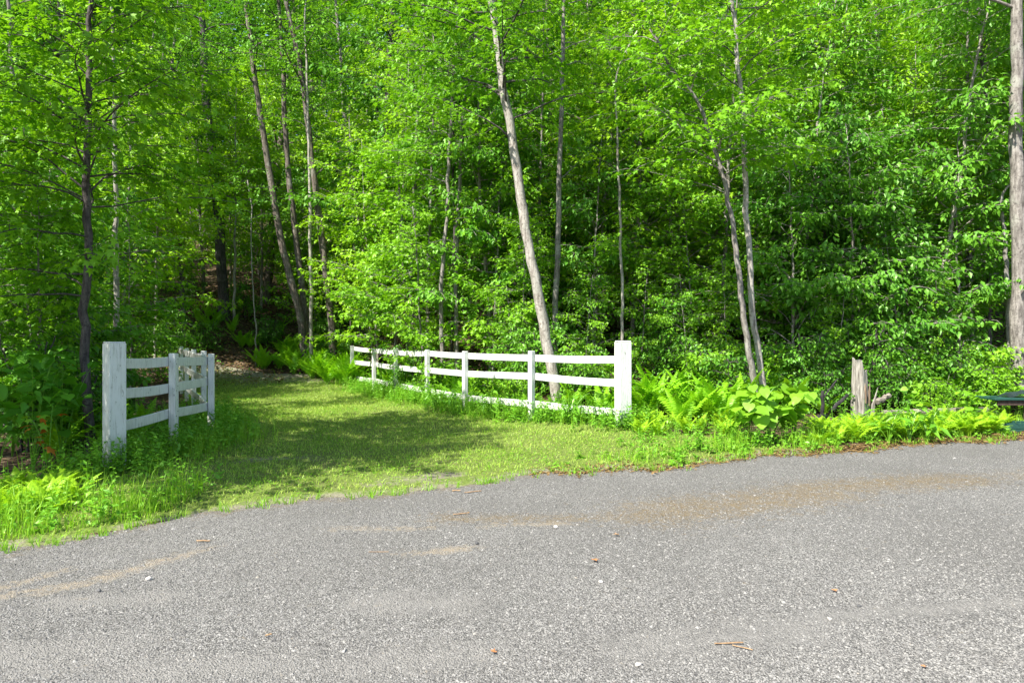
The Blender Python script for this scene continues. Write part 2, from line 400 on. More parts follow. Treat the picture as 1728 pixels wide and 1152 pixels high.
def litter_f(x, y):
    s = 0*x
    for a, b, w, k in (((-.6, 5.75), (1.4, 5.85), .22, .75), ((1.3, 6.0), (3.0, 6.7), .55, .9), ((3.0, 6.9), (4.9, 7.4), .45, .9), ((4.9, 7.4), (7.5, 8.2), .4, .55)):
        s = np.maximum(s, np.exp(-(seg_d(x, y, a, b)/w)**2)*k*.85)
    e = edge_y(x)-y
    return np.maximum(s, np.exp(-(np.clip(e, 0, 9)/.35)**2)*.6)
rx = np.concatenate([np.linspace(-60, -9, 40)[:-1], np.linspace(-9, 12, 250)[:-1], np.linspace(12, 60, 36)])
rv = np.concatenate([np.linspace(0, .55, 12)[:-1], np.linspace(.55, 1, 90)])
RX, RV = np.meshgrid(rx, rv); 
RY = np.where(RV < .55, -40+(2.2+40)*RV/.55, 2.2+(np.maximum(edge_y(RX), 2.3)-2.2)*(RV-.55)/.45)
RY = np.minimum(RY, edge_y(RX))
def road_z(x, y): return .006+.010*np.sin(1.1*x+.4)*np.sin(.8*y)+.006*np.sin(3.1*x+1)*np.sin(2.7*y) - .02*np.clip(1-(edge_y(x)-y)/.25, 0, 1)
link('road', grid_mesh('road', RX, RY, road_z, M['road'], dict(sand=sand_f, fines=fines_f, litter=litter_f)), kind='structure')

# the mown lane between the two fences
FENCE_R = [(1.82, 11.2), (.35, 12.3), (-.97, 14.1), (-1.96, 15.8), (-2.98, 17.5), (-3.84, 19.0), (-4.92, 21.0)]
FENCE_L = [(-4.70, 8.07), (-4.56, 9.2), (-4.67, 10.6), (-5.6, 12.4), (-6.76, 14.5), (-8.1, 17.0), (-9.2, 19.0)]
def lane_right(y): return np.interp(y, [7, 8.2, 10.3, 11.2, 12.3, 14.1, 15.8, 17.5, 19, 21, 23], [6, 4.6, 2.7, 1.5, .1, -1.3, -2.3, -3.3, -4.2, -5.3, -6.5])
def lane_left(y): return np.interp(y, [4, 6, 7.2, 8, 10.6, 12.4, 14.5, 17, 19, 23], [-9, -6, -5.0, -4.4, -4.3, -5.2, -6.3, -7.6, -8.7, -11])
lv = np.linspace(0, 1, 70); ly = np.linspace(4.4, 22.5, 160)
LY, LT = np.meshgrid(ly, lv, indexing='ij')
xl = lane_left(LY)-.5; xr = lane_right(LY)+.5
LX = xl+(xr-xl)*LT
def bare_f(x, y):
    b = np.exp(-(seg_d(x, y, (-1.3, 7.25), (-.7, 7.6))/.32)**2)*.6
    b = np.maximum(b, np.exp(-(seg_d(x, y, (-3.3, 8.6), (-2.6, 8.8))/.3)**2)*.55)
    b = np.maximum(b, np.exp(-(np.abs(y-edge_y(x))/.22)**2)*.75)
    return np.maximum(b, np.clip((y-20)/2.5, 0, 1)*.9)
link('grass_path', grid_mesh('grass_path', LX, LY, lambda x, y: ground(x, y)+.008-.06*np.clip((edge_y(x)-y-.05)/.25, 0, 1), M['lawn'], dict(bare=bare_f)), kind='structure')

# ------------------------------------------------------------------ fences
def box(acc, c, ax, hx, hy, hz, bev=.006, taper=0):
    """bevelled box about c; ax = horizontal unit vector of its long side"""
    ax = np.array([ax[0], ax[1], ax[2] if len(ax) > 2 else 0.]); ax /= np.linalg.norm(ax)
    ay = np.cross([0, 0, 1.], ax); ay /= np.linalg.norm(ay); az = np.cross(ax, ay)
    import itertools
    import bmesh
    bm = bmesh.new(); bmesh.ops.create_cube(bm, size=2.0)
    for v in bm.verts: v.co = Vector((v.co.x*hx, v.co.y*hy, v.co.z*hz))
    if bev: bmesh.ops.bevel(bm, geom=bm.edges[:], offset=bev, segments=1, affect='EDGES')
    bmesh.ops.triangulate(bm, faces=bm.faces[:]); bm.verts.ensure_lookup_table()
    V = np.array([v.co[:] for v in bm.verts]); T = np.array([[v.index for v in f.verts] for f in bm.faces]); bm.free()
    acc.add(np.asarray(c)+V[:, :1]*ax+V[:, 1:2]*ay+V[:, 2:3]*az, T)

def gatepost(parent, x, y, ax, w, top):
    """boxed gatepost: four boards round a core, a shallow cap, a chipped foot"""
    g = float(ground(x, y)); ax = np.array([ax[0], ax[1], 0.]); ax /= np.linalg.norm(ax); ay = np.array([-ax[1], ax[0], 0])
    core = Acc(); box(core, (x, y, (g-.1+top-.02)/2), ax, w/2-.022, w/2-.022, (top-.02-g+.1)/2, .004)
    post = link('gatepost', core.mesh('gatepost', M['paint']), parent)
    rs = random.Random(int(x*100))
    for sx, sy, hx, hy in ((0, -1, w/2-.001, .0115), (0, 1, w/2-.001, .0115), (-1, 0, .0115, w/2-.0245), (1, 0, .0115, w/2-.0245)):
        for k in range(1):
            b = Acc()
            cx, cy = (0, sy*(w/2-.010)) if sy else (sx*(w/2-.010), 0)
            hh = (top-.012-(g+.02))/2 - rs.uniform(0, .006)
            c = np.array([x, y, g+.02+hh]) + ax*cx + ay*cy
            box(b, c, ax, hx, hy, hh, .004)
            link('board', b.mesh('board', M['paint']), post)
    c = Acc(); box(c, (x, y, top-.003), ax, w/2-.006, w/2-.006, .010, .005); link('cap', c.mesh('cap', M['paint']), post)
def fence(label, pts, gate_top, gate_w, gate_ax, rails, post_top, sunk):
    t = thing('white_fence', label, 'fence', (0, 0, 0), 0, 'white rail fences either side of the grass lane')
    rs = np.random.default_rng(5)
    gatepost(t, pts[0][0], pts[0][1], gate_ax, gate_w, gate_top)
    N = len(pts); frames = []
    for i, (x, y) in enumerate(pts):
        p0 = np.array(pts[max(0, i-1)]); p1 = np.array(pts[min(N-1, i+1)]); d = (p1-p0)/np.linalg.norm(p1-p0); frames.append(d)
    toward = []
    for i, (x, y) in enumerate(pts):
        d = frames[i]; nrm = np.array([-d[1], d[0]])
        if nrm @ (np.array([-1.5, 12])-np.array((x, y))) < 0: nrm = -nrm    # rails nailed on behind, posts stand on the lane side
        toward.append(nrm)
        if i == 0: continue
        a = Acc(); top = post_top[i] + 0; g = float(ground(x, y))
        c = np.array([x, y, (g-.2+top)/2]); box(a, c, d, .050, .046, (top-g+.2)/2, .008)
        po = link('post', a.mesh('post', M['paint']), t); po.rotation_euler = (0, 0, 0)
        for rz in rails[i]:
            for s in (-1, 1):
                nl = Acc(); q = np.array([x+nrm[0]*.046+d[0]*s*.02, y+nrm[1]*.046+d[1]*s*.02, rz+s*.03])
                tube(nl, [q, q+np.array([nrm[0], nrm[1], 0])*.004], [.006, .006], 6)
                link('nail', nl.mesh('nail', M['nail']), po)
    for i in range(N-1):
        for k in range(3):
            a = Acc(); off0 = 0 if i == 0 else -.066; off1 = -.066
            p = np.array([*(np.array(pts[i])+toward[i]*off0), rails[i][k]]); q = np.array([*(np.array(pts[i+1])+toward[i+1]*off1), rails[i+1][k]])
            d = q-p; L = np.linalg.norm(d); u = d/L
            s0 = gate_w/2+.002 if i == 0 else .004; s1 = .004
            if i == N-2: s1 = -.06
            p2 = p+u*s0; q2 = q-u*s1; h = .062
            n = 6; ts = np.linspace(0, 1, n); sag = -.012*np.sin(ts*math.pi)*rs.uniform(.2, 1.3)
            nx = np.array([-u[1], u[0], 0]); nx /= np.linalg.norm(nx); up = np.cross(u, nx); up *= np.sign(up[2])
            ring = [(-.014, -h), (.014, -h), (.018, -h+.006), (.018, h-.006), (.014, h), (-.014, h), (-.018, h-.006), (-.018, -h+.006)]
            V = []; C = p2+(q2-p2)*ts[:, None]; C[:, 2] += sag
            for cc in C: V += [cc+nx*x_+up*y_ for x_, y_ in ring]
            T = []
            for r_ in range(n-1):
                for j in range(8):
                    A = r_*8+j; B = r_*8+(j+1) % 8; T += [(A, B, B+8), (A, B+8, A+8)]
            for b0 in (0, (n-1)*8): T += [(b0, b0+j, b0+j+1) for j in range(1, 7)]
            a.add(V, T); link('rail', a.mesh('rail', M['paint']), t)
    return t
fence('white three rail fence in full sun running back along the right of the grass lane', FENCE_R, 1.505, .205, (.94, .34),
      [(1.20, .81, .33), (1.20, .87, .37), (1.20, .83, .33), (1.22, .83, .35), (1.21, .83, .37), (1.24, .86, .40), (1.28, .86, .38)],
      [0, 1.33, 1.30, 1.31, 1.33, 1.29, 1.37], 0)
fence('white three rail fence in tree shade along the left of the grass lane', FENCE_L, 1.49, .19, (.616, .788),
      [(1.24, .88, .48), (1.23, .87, .53), (1.20, .88, .49), (1.22, .86, .46), (1.23, .85, .45), (1.24, .86, .46), (1.26, .88, .48)],
      [0, 1.34, 1.31, 1.33, 1.33, 1.33, 1.36], 0)

# ------------------------------------------------------------------ trees with a place of their own
def trunk_mesh(rng, P, r, mat, sides=10):
    a = Acc(); P = np.asarray(P, float); n = max(14, len(P)*3); tt = np.linspace(0, 1, n)
    s = np.concatenate([[0], np.cumsum(np.linalg.norm(np.diff(P, axis=0), axis=1))]); s /= s[-1]
    Q = np.stack([np.interp(tt, s, P[:, k]) for k in range(3)], -1)
    for _ in range(2): Q[1:-1] = (Q[:-2]+2*Q[1:-1]+Q[2:])/4
    Q[1:-1, :2] += rng.normal(0, .012, (n-2, 2))
    rad = np.interp(tt, np.linspace(0, 1, len(r)), r) * (1+.45*np.exp(-tt*s.size*9))
    tube(a, Q, rad, sides, True, rng=rng, rough=.05); return a, Q, rad

def hero(seed, name, label, px, d, w, H, bark='bark_grey', crown=None, limbs=(), drift=0.0, cat='tree', group=None, collect=0):
    """px: the trunk's path as picture points at distance d, bottom first; H: total height"""
    rng = np.random.default_rng(seed)
    P = [W(x, y, d) for x, y in px]
    if drift:
        for i, p in enumerate(P): p[1] += drift*i/len(P)
    g = float(ground(P[0][0], P[0][1])); base = np.array([P[0][0]+(P[0][0]-P[1][0])*.1, P[0][1], g])
    if P[0][2] < g: P[0][2] = g+.02
    if P[0][2]-g > .05: P.insert(0, base.copy())
    else: P[0] = base.copy()
    top = P[-1]
    if H > top[2]:
        dirn = P[-1]-P[-2]; dirn /= np.linalg.norm(dirn); dirn[2] = max(dirn[2], .7)
        for k in range(3): P.append(P[-1]+dirn*(H-top[2])/3/dirn[2]+np.array([rng.normal(0, .12), rng.normal(0, .12), 0]))
    P = np.array(P)-base; P[0][2] = -.15
    t = thing(name, label, cat, tuple(base), 0, group)
    a, Q, rad = trunk_mesh(rng, P, [w/2, w/2*.85, w/2*.62, .018], M[bark])
    wood = Acc(); leaf = Acc(); coll = [] if collect else None
    if crown:
        z0, z1, n, L = crown['z0'], crown['z1'], crown['n'], crown['L']; shape = crown.get('shape', MAPLE)
        ga = rng.uniform(0, 6.3)
        for i in range(n):
            f = (i+rng.uniform(0, 1))/n; z = z0+(z1-z0)*f-base[2]*0; ga += 2.4+rng.normal(0, .4)
            l = L*(1-.55*f)*rng.uniform(.6, 1.15); p = path_at(Q, z)
            if crown.get('away') and rng.random() < crown['away']: ga = rng.uniform(.3, 2.8)
            spray(rng, wood, leaf, p, ga, rng.uniform(.2, .75), l, max(.010, np.interp(z, Q[:, 2], rad)*.33), shape, crown.get('size', .11), crown.get('sub', .2)*.85, crown.get('subl', .65), crown.get('lsp', .045)*.62, crown.get('end', -.15), val0=crown.get('val', 0), collect=coll)
    for (z, az, L, e0, e1) in limbs:
        p = path_at(Q, z)
        spray(rng, wood, leaf, p, az, e0, L, max(.010, np.interp(z, Q[:, 2], rad)*.26), crown.get('shape', MAPLE) if crown else MAPLE, (crown or {}).get('size', .11), .24, .7, (crown or {}).get('lsp', .05)*.6, e1, collect=coll)
    link('trunk', a.mesh('trunk', M[bark], True), t)
    if wood.n: link('branches', wood.mesh('branches', M['bark_grey' if bark == 'bark_grey' else 'bark_dark'], True), t, kind='stuff')
    if leaf.n: link('crown', leaf.mesh('crown', M[(crown or {}).get('mat', 'maple')]), t, kind='stuff')
    if coll:
        b = Acc(); b.add(MAPLE[0], MAPLE[1]); lm = b.mesh('leaf', M[crown.get('mat', 'maple')])
        for (q, la, lp, lr, ls) in coll[:collect]:
            o = link('leaf', lm, t); o.location = q; o.scale = (ls, ls, ls); o.rotation_euler = (lp, lr, la-math.pi/2)
    return t

C = dict
hero(1, 'maple_tree', 'slim dark maple standing just behind the left gatepost with a bent bare lower trunk', [(153, 750), (148, 690), (143, 600), (144, 520), (149, 420), (146, 300), (149, 180), (151, 80), (152, 0)], 9.2, .125, 7.6, 'bark_dark',
     C(z0=3.2, z1=7.3, n=46, L=2.5, mat='maple', lsp=.052, size=.12), [(2.1, 4.0, 1.5, .1, -.4), (2.6, 5.0, 1.5, .1, -.4), (2.4, 3.4, 2.2, .1, -.35), (2.9, 4.4, 1.6, .1, -.4), (3.3, .5, 1.9, .3, -.3), (4.4, .35, 2.6, .9, .2), (4.4, 3.0, 2.4, .6, .0), (3.4, 3.9, 1.8, .3, -.3), (2.2, 2.6, 1.6, .2, -.3)], collect=260)
hero(2, 'poplar_tree', 'pale slim tree seen behind the left gatepost with patchy light bark', [(197, 590), (196, 480), (196, 350), (194, 250), (193, 120), (187, 0)], 13.5, .12, 8.6, 'bark_pale', C(z0=4.4, z1=8.3, n=22, L=1.4, shape=SIMPLE, mat='yellow', size=.13, lsp=.05), [(4.0, 3.0, 1.8, .3, -.2), (3.2, .4, 1.5, .2, -.3)])
hero(3, 'oak_tree', 'thick dark old trunk standing back in the left woods above the leaf covered slope', [(378, 505), (372, 420), (366, 330), (356, 240), (347, 150), (343, 70), (340, 0)], 27, .42, 19, 'bark_dark', C(z0=11, z1=19, n=26, L=4.0, shape=OVATE, mat='dark', sub=.3, lsp=.06, size=.14))
hero(4, 'ash_tree', 'leftmost stem of the leaning clump, rough grey and bowed to the left', [(514, 572), (497, 490), (472, 400), (456, 295), (439, 195), (425, 90), (414, 0)], 23.5, .27, 17, 'bark_rough', C(z0=9.5, z1=17, n=26, L=3.2, shape=OVATE, mat='beech', size=.13, sub=.26), (), group='leaning clump of rough grey trunks behind the fern bank')
hero(5, 'ash_tree', 'rough dark straight stem rising beside the bowed one in the leaning clump', [(520, 572), (506, 450), (493, 350), (482, 225), (476, 80), (471, 0)], 23.9, .24, 17, 'bark_rough', C(z0=10, z1=17, n=26, L=3.0, shape=OVATE, mat='beech', size=.13, sub=.26), (), group='leaning clump of rough grey trunks behind the fern bank')
hero(6, 'poplar_tree', 'thin pale pole of a tree between the leaning clump and its right neighbour', [(525, 570), (525, 470), (523, 350), (521, 243), (517, 100), (513, 0)], 22.5, .13, 13, 'bark_pale', C(z0=8, z1=13, n=20, L=1.8, shape=OVATE, mat='maple', size=.12, sub=.26), (), group='leaning clump of rough grey trunks behind the fern bank')
hero(7, 'ash_tree', 'tall tree right of the leaning clump with a lichen spotted trunk curving left', [(562, 568), (549, 437), (537, 347), (523, 243), (512, 140), (498, 70), (481, 0)], 22.8, .26, 17, 'bark_rough', C(z0=9, z1=17, n=26, L=3.2, shape=OVATE, mat='beech', size=.13, sub=.26), [(6.5, .3, 2.6, .8, .1)], group='leaning clump of rough grey trunks behind the fern bank')
hero(8, 'maple_tree', 'leftmost of three slim stems growing behind the middle of the white right fence', [(747, 660), (745, 558), (744, 490), (750, 420), (755, 367), (758, 250), (765, 150), (770, 60), (772, 0)], 16.6, .11, 12, 'bark_grey', C(z0=5.6, z1=12, n=28, L=2.0, shape=SIMPLE, mat='maple'), [(5.2, 2.8, 1.6, .4, -.1)])
hero(9, 'maple_tree', 'thin dark crooked stem in the middle of the three slim stems behind the fence', [(761, 655), (764, 560), (765, 490), (767, 380), (764, 250), (768, 120)], 17.4, .085, 9.5, 'bark_dark', C(z0=5.2, z1=9.4, n=16, L=1.5, shape=SIMPLE, mat='maple'), ())
hero(10, 'maple_tree', 'rightmost of three slim stems behind the fence, grey and straight with a fork high up', [(771, 655), (770, 560), (769, 450), (772, 380), (776, 310), (778, 208), (786, 180), (792, 80), (800, 0)], 16.9, .115, 12, 'bark_grey', C(z0=5.4, z1=12, n=28, L=2.0, shape=SIMPLE, mat='maple'), [(3.6, .6, 1.3, .5, .0)])
hero(11, 'maple_tree', 'pale grey maple leaning left from behind the right gate fence with a bare sunlit trunk', [(940, 672), (926, 600), (906, 480), (886, 380), (871, 280), (859, 200), (850, 150), (840, 90), (833, 30), (829, 0)], 13.2, .215, 12.5, 'bark_pale', C(z0=5.9, z1=12, n=42, L=2.6, mat='maple', size=.115, lsp=.055), [(6.1, 2.9, 2.6, .5, .1), (5.2, 3.2, 1.9, .6, .2), (5.6, .3, 2.2, .5, -.1), (5.9, 4.4, 1.8, .4, -.2)])
hero(12, 'birch_tree', 'straight slim grey tree just right of the leaning pale trunk', [(935, 660), (937, 560), (942, 400), (945, 250), (950, 90), (951, 0)], 15.5, .14, 13, 'bark_grey', C(z0=6.6, z1=13, n=30, L=2.2, shape=SIMPLE, mat='maple'), [(4.6, .7, 1.4, .8, .4)])
hero(13, 'maple_tree', 'very thin pale stem rising right behind the right gatepost', [(1050, 600), (1049, 480), (1047, 380), (1044, 280), (1040, 190), (1036, 120)], 14.6, .07, 8.0, 'bark_pale', C(z0=4.4, z1=7.8, n=18, L=1.4, shape=SIMPLE, mat='yellow'), ())
hero(14, 'beech_tree', 'smooth brownish trunk standing in the dark gap right of the right gatepost', [(1100, 615), (1101, 520), (1100, 420), (1102, 300), (1100, 150), (1100, 0)], 18.5, .19, 15, 'bark_grey', C(z0=6, z1=15, n=34, L=2.8, shape=OVATE, mat='beech', size=.11), [(4.2, 4.5, 1.8, .2, -.2)])
hero(15, 'maple_tree', 'pale forked maple leaning left with its base in the broad leaved plants', [(1280, 684), (1255, 545), (1247, 470), (1241, 402), (1233, 365), (1226, 325), (1215, 278), (1200, 236), (1189, 195), (1176, 170), (1160, 145)], 11.9, .115, 6.9, 'bark_grey', C(z0=4.3, z1=6.8, n=30, L=2.2, mat='maple', size=.12, lsp=.055), [(4.3, 3.6, 2.3, .6, -.1), (4.7, 4.6, 1.9, .4, -.25), (4.0, 2.8, 1.6, .5, .1), (4.9, 5.4, 2.0, .4, -.3)])
hero(16, 'poplar_tree', 'straight two toned young tree crossing the pale forked maple, purplish low and pale above', [(1292, 684), (1277, 575), (1266, 490), (1263, 420), (1257, 312), (1254, 208), (1250, 139), (1243, 97), (1240, 60), (1237, 0)], 12.2, .12, 10.5, 'bark_pale', C(z0=5.7, z1=10.3, n=28, L=2.2, mat='maple', size=.11, lsp=.055, val=.1), [(4.6, .2, 1.6, .3, -.2), (5.2, 5.0, 1.9, .4, -.2)])
hero(17, 'oak_tree', 'stout grey trunk at the edge of the picture behind the green bench', [(1722, 650), (1721, 560), (1719, 400), (1716, 250), (1716, 120), (1716, 0)], 13.4, .29, 14, 'bark_grey', C(z0=7.4, z1=14, n=32, L=3.2, shape=OVATE, mat='beech'), [])
hero(18, 'snag', 'dead pale snag with flaking bark leaning against the stout grey trunk', [(1703, 600), (1701, 500), (1697, 420), (1692, 360), (1688, 330)], 14.4, .12, 4.9, 'twig', None, [], cat='dead tree')
hero(19, 'maple_tree', 'brownish slim trunk among the leaves left of the slim dark maple', [(40, 520), (38, 430), (36, 360), (30, 240), (20, 120), (12, 0)], 15.5, .13, 12, 'bark_grey', C(z0=4.6, z1=12, n=28, L=2.2, shape=SIMPLE, mat='maple'), [])
hero(20, 'maple_tree', 'young dark trunk on the leaf covered slope above the left fence corner', [(310, 525), (307, 470), (304, 420), (300, 330), (297, 220)], 24, .17, 11, 'bark_dark', C(z0=6.4, z1=11, n=20, L=2.0, shape=SIMPLE, mat='dark', size=.12), [])
hero(21, 'sapling', 'bare thin pole rising from the leaf litter left of the leaning clump', [(432, 560), (429, 520), (426, 470), (424, 420), (423, 380)], 23, .055, 7, 'twig', C(z0=4.6, z1=6.8, n=10, L=1.1, shape=SIMPLE, mat='beech'), [])
hero(22, 'beech_tree', 'dark slender tree half hidden in leaves between the forked maple and the stump', [(1420, 560), (1424, 440), (1421, 300), (1417, 220), (1411, 120), (1404, 0)], 17.5, .14, 13, 'bark_dark', C(z0=5.6, z1=13, n=34, L=2.6, shape=OVATE, mat='yellow', size=.10), [])
hero(23, 'beech_tree', 'slender dark tree in the leaves near the stout grey trunk', [(1668, 540), (1672, 420), (1672, 300), (1668, 220), (1656, 110), (1650, 0)], 16.0, .12, 12, 'bark_dark', C(z0=5, z1=12, n=36, L=2.6, shape=OVATE, mat='beech', size=.10), [])
hero(24, 'maple_tree', 'small trunk showing through leaves between the three slim stems and the leaning clump', [(694, 560), (694, 460), (698, 380), (702, 280), (706, 150)], 19.5, .16, 13, 'bark_grey', C(z0=5.6, z1=13, n=34, L=2.4, shape=SIMPLE, mat='yellow'), [])
hero(25, 'poplar_tree', 'thin slanting pale stem in the dark gap right of the smooth brownish trunk', [(1130, 590), (1136, 520), (1142, 460), (1150, 380), (1160, 300)], 17.2, .075, 8, 'bark_pale', C(z0=5, z1=8, n=14, L=1.6, shape=SIMPLE, mat='maple'), [])

# ------------------------------------------------------------------ young growth and the trees up the slope (built once per kind, then copied)
PROTO = {}
def proto_tree(key, seed, name, H, r, bark, mat, z0f, n, L, shape, size, sub=.2, subl=.6, lsp=.045, stems=1, droop=.7, prof=.55):
    rng = np.random.default_rng(seed); t = bpy.data.objects.new(name, None); t['category'] = 'tree' if H > 5.5 else ('sapling' if H > 2.5 else 'shrub')
    tr = Acc(); wood = Acc(); leaf = Acc()
    for s in range(stems):
        lean = rng.normal(0, .05 if stems == 1 else .25, 2); hh = H*rng.uniform(.8, 1) if stems > 1 else H
        zz = np.linspace(0, 1, 7); P = np.stack([lean[0]*hh*zz+rng.normal(0, .02*hh**.5, 7)*zz, lean[1]*hh*zz+rng.normal(0, .02*hh**.5, 7)*zz, hh*zz], -1); P[0, 2] = -.3
        a, Q, rad = trunk_mesh(rng, P, [r, r*.8, r*.5, .01], None, 7)
        for v, tt in zip(a.v, a.t): tr.add(v, tt)
        ga = rng.uniform(0, 6.3)
        for i in range(n//stems):
            f = (i+rng.uniform(0, 1))/(n//stems); z = hh*(z0f+(1-z0f)*f*.98); ga += 2.4+rng.normal(0, .35)
            l = L*(1-prof*f)*rng.uniform(.6, 1.15)
            spray(rng, wood, leaf, path_at(Q, z), ga, rng.uniform(.0, 1.05), l, max(.007, np.interp(z, Q[:, 2], rad)*.4), shape, size, sub, subl, lsp, sides=4, droop=droop)
    for nm, ac, mt, kd in (('trunk', tr, M[bark], None), ('branches', wood, M[bark], 'stuff'), ('crown', leaf, M[mat], 'stuff')):
        o = bpy.data.objects.new(nm, ac.mesh(nm, mt, nm != 'crown')); o.parent = t
        if kd: o['kind'] = kd
    PROTO[key] = t
proto_tree('cm1', 101, 'maple_tree', 15, .12, 'bark_grey', 'maple', .16, 46, 3.2550000000000003, SIMPLE, 0.183, .21, .75, .038)
proto_tree('cm2', 102, 'maple_tree', 17, .16, 'bark_rough', 'beech', .20, 47, 3.465, SIMPLE, 0.183, .22, .8, .038)
proto_tree('cb1', 103, 'beech_tree', 14, .11, 'bark_pale', 'beech', .14, 46, 3.045, OVATE, 0.171, .20, .75, .032)
proto_tree('cd1', 104, 'beech_tree', 16, .14, 'bark_dark', 'dark', .18, 44, 3.3600000000000003, OVATE, 0.183, .21, .8, .034)
proto_tree('cy1', 105, 'maple_tree', 13, .10, 'bark_grey', 'yellow', .18, 43, 3.045, SIMPLE, 0.171, .2, .75, .036)
proto_tree('tm1', 106, 'maple_tree', 10, .06, 'bark_grey', 'maple', .11, 47, 2.415, SIMPLE, 0.152, .17, .65, .030)
proto_tree('tm2', 107, 'maple_tree', 9, .055, 'bark_pale', 'yellow', .12, 44, 2.3100000000000005, SIMPLE, 0.146, .17, .65, .030)
proto_tree('tb1', 108, 'beech_tree', 9.5, .06, 'bark_pale', 'beech', .08, 50, 2.52, OVATE, 0.146, .17, .65, .026, droop=.85)
proto_tree('hm1', 109, 'maple_tree', 10.5, .08, 'bark_grey', 'maple', .46, 62, 2.5, SIMPLE, .15, .15, .7, .024, prof=.25)
proto_tree('yc1', 110, 'maple_tree', 8, .05, 'bark_pale', 'yellow', .44, 50, 2.4, SIMPLE, .135, .16, .65, .026, prof=.4)
proto_tree('sm1', 111, 'maple_sapling', 6.5, .04, 'bark_grey', 'maple', .12, 37, 1.8900000000000001, MAPLE, 0.14, .16, .55, .034)
proto_tree('sm2', 112, 'maple_sapling', 5.0, .03, 'bark_grey', 'maple', .10, 33, 1.6800000000000002, SIMPLE, 0.134, .15, .5, .028)
proto_tree('sy1', 113, 'maple_sapling', 7.0, .042, 'bark_pale', 'yellow', .14, 38, 1.9949999999999999, SIMPLE, 0.14, .16, .55, .028)
proto_tree('sb1', 114, 'beech_sapling', 5.5, .035, 'bark_pale', 'beech', .07, 41, 1.9949999999999999, OVATE, 0.14, .15, .55, .024, droop=.85)
proto_tree('sb2', 115, 'beech_sapling', 4.0, .026, 'bark_grey', 'dark', .07, 33, 1.6800000000000002, OVATE, 0.134, .14, .5, .024, droop=.85)
proto_tree('bu1', 121, 'shrub', 1.7, .012, 'bark_dark', 'beech', .1, 34, .85, OVATE, 0.095, .12, .4, .016, 4)
proto_tree('bu2', 122, 'shrub', 1.3, .010, 'bark_dark', 'dark', .1, 30, .7, OVATE, 0.09, .11, .36, .016, 4)
proto_tree('bu3', 123, 'shrub', 1.1, .010, 'bark_dark', 'maple', .1, 28, .65, SIMPLE, 0.1, .11, .36, .016, 3)

rs = np.random.default_rng(77)
def plant(key, px, d, sc, label=None, group=None, rz=None):
    g = on_ground(px, d); g[2] -= .05
    return copy_thing(PROTO[key], tuple(g), rs.uniform(0, 6.28) if rz is None else rz, sc, label, group)
# understorey that stands nearest, each with a place of its own
for key, px, d, sc, lab in (
    ('sm1', 690, 19.0, 1.1, 'bright green layered maple sapling behind the far half of the white right fence'),
    ('sy1', 640, 22.3, 1.1, 'light green young maple left of the three slim stems, overhanging the end of the fence'),
    ('sm2', 715, 17.2, .95, 'low bright maple sapling close behind the fence left of the three slim stems'),
    ('sm1', 830, 16.8, 1.0, 'maple sapling between the three slim stems and the pale leaning trunk'),
    ('sm2', 885, 15.6, .8, 'small leafy sapling left of the foot of the pale leaning trunk'),
    ('sb1', 1000, 16.4, 1.0, 'leafy sapling filling the space between the straight slim grey tree and the gatepost'),
    ('sy1', 1015, 18.0, 1.0, 'light yellow green young maple above and behind the right gatepost'),
    ('sm2', 1175, 15.6, .95, 'maple sapling in the gap between the right gatepost and the forked maple'),
    ('sm1', 1205, 17.5, 1.15, 'taller maple sapling behind the forked maple'),
    ('sb1', 1340, 14.6, 1.0, 'beech sapling right of the two toned young tree with drooping layered leaves'),
    ('sb1', 1440, 14.4, 1.05, 'dense beech sapling with layered leaves right behind the broken stump'),
    ('sb2', 1530, 14.2, 1.1, 'dark leaved beech sapling right of the broken stump'),
    ('sb1', 1620, 15.2, 1.0, 'beech sapling with arching sprays left of the stout grey trunk'),
    ('sb2', 1390, 15.8, 1.3, 'dark green sapling between the forked maple and the stump, set back'),
    ('sy1', 1500, 17.4, 1.1, 'light green young maple high behind the broken stump'),
    ('sy1', 1340, 18.0, 1.25, 'yellow green young tree behind the two toned young tree'),
    ('sb2', 75, 10.8, 1.0, 'dark leafy sapling at the wood edge left of the slim dark maple'),
    ('sm1', 62, 10.0, .62, 'small maple sapling with large leaves close to the left of the slim dark maple'),
    ('sm1', -30, 9.2, .8, 'maple sapling with large leaves cut by the left edge of the picture'),
    ('sb1', 105, 11.4, .8, 'beech sapling directly behind the slim dark maple'),
    ('sm2', 20, 12.6, 1.1, 'leafy maple sapling a little way into the left woods'),
    ('sb1', 10, 11.5, 1.0, 'dark beech sapling at the very edge of the left woods'),
    ('sm2', 222, 17.0, 1.0, 'leafy sapling behind the near rails of the left fence'),
    ('sb1', 190, 18.5, 1.1, 'beech sapling with drooping leaves behind the pale slim tree'),
    ('sm1', 70, 14.0, .8, 'maple sapling deep in shade behind the slim dark maple'),
    ('sy1', 390, 31.0, 1.3, 'light green young tree catching the sun in the left woods'),
    ('sy1', 255, 23.5, 1.25, 'yellow green young tree behind the left fence corner'),
    ('sm1', 50, 17.5, 1.3, 'tall maple sapling in the left woods beside the brownish slim trunk'),
    ('sb2', 590, 26.5, 1.2, 'dark sapling in the shade right of the leaning clump'),
    ('sb2', 1135, 19.6, 1.0, 'dark sapling behind the thin slanting pale stem'),
    ('sb2', 960, 19.0, 1.2, 'dark sapling in the shadow behind the straight slim grey tree'),
    ):
    plant(key, px, d, sc, lab)
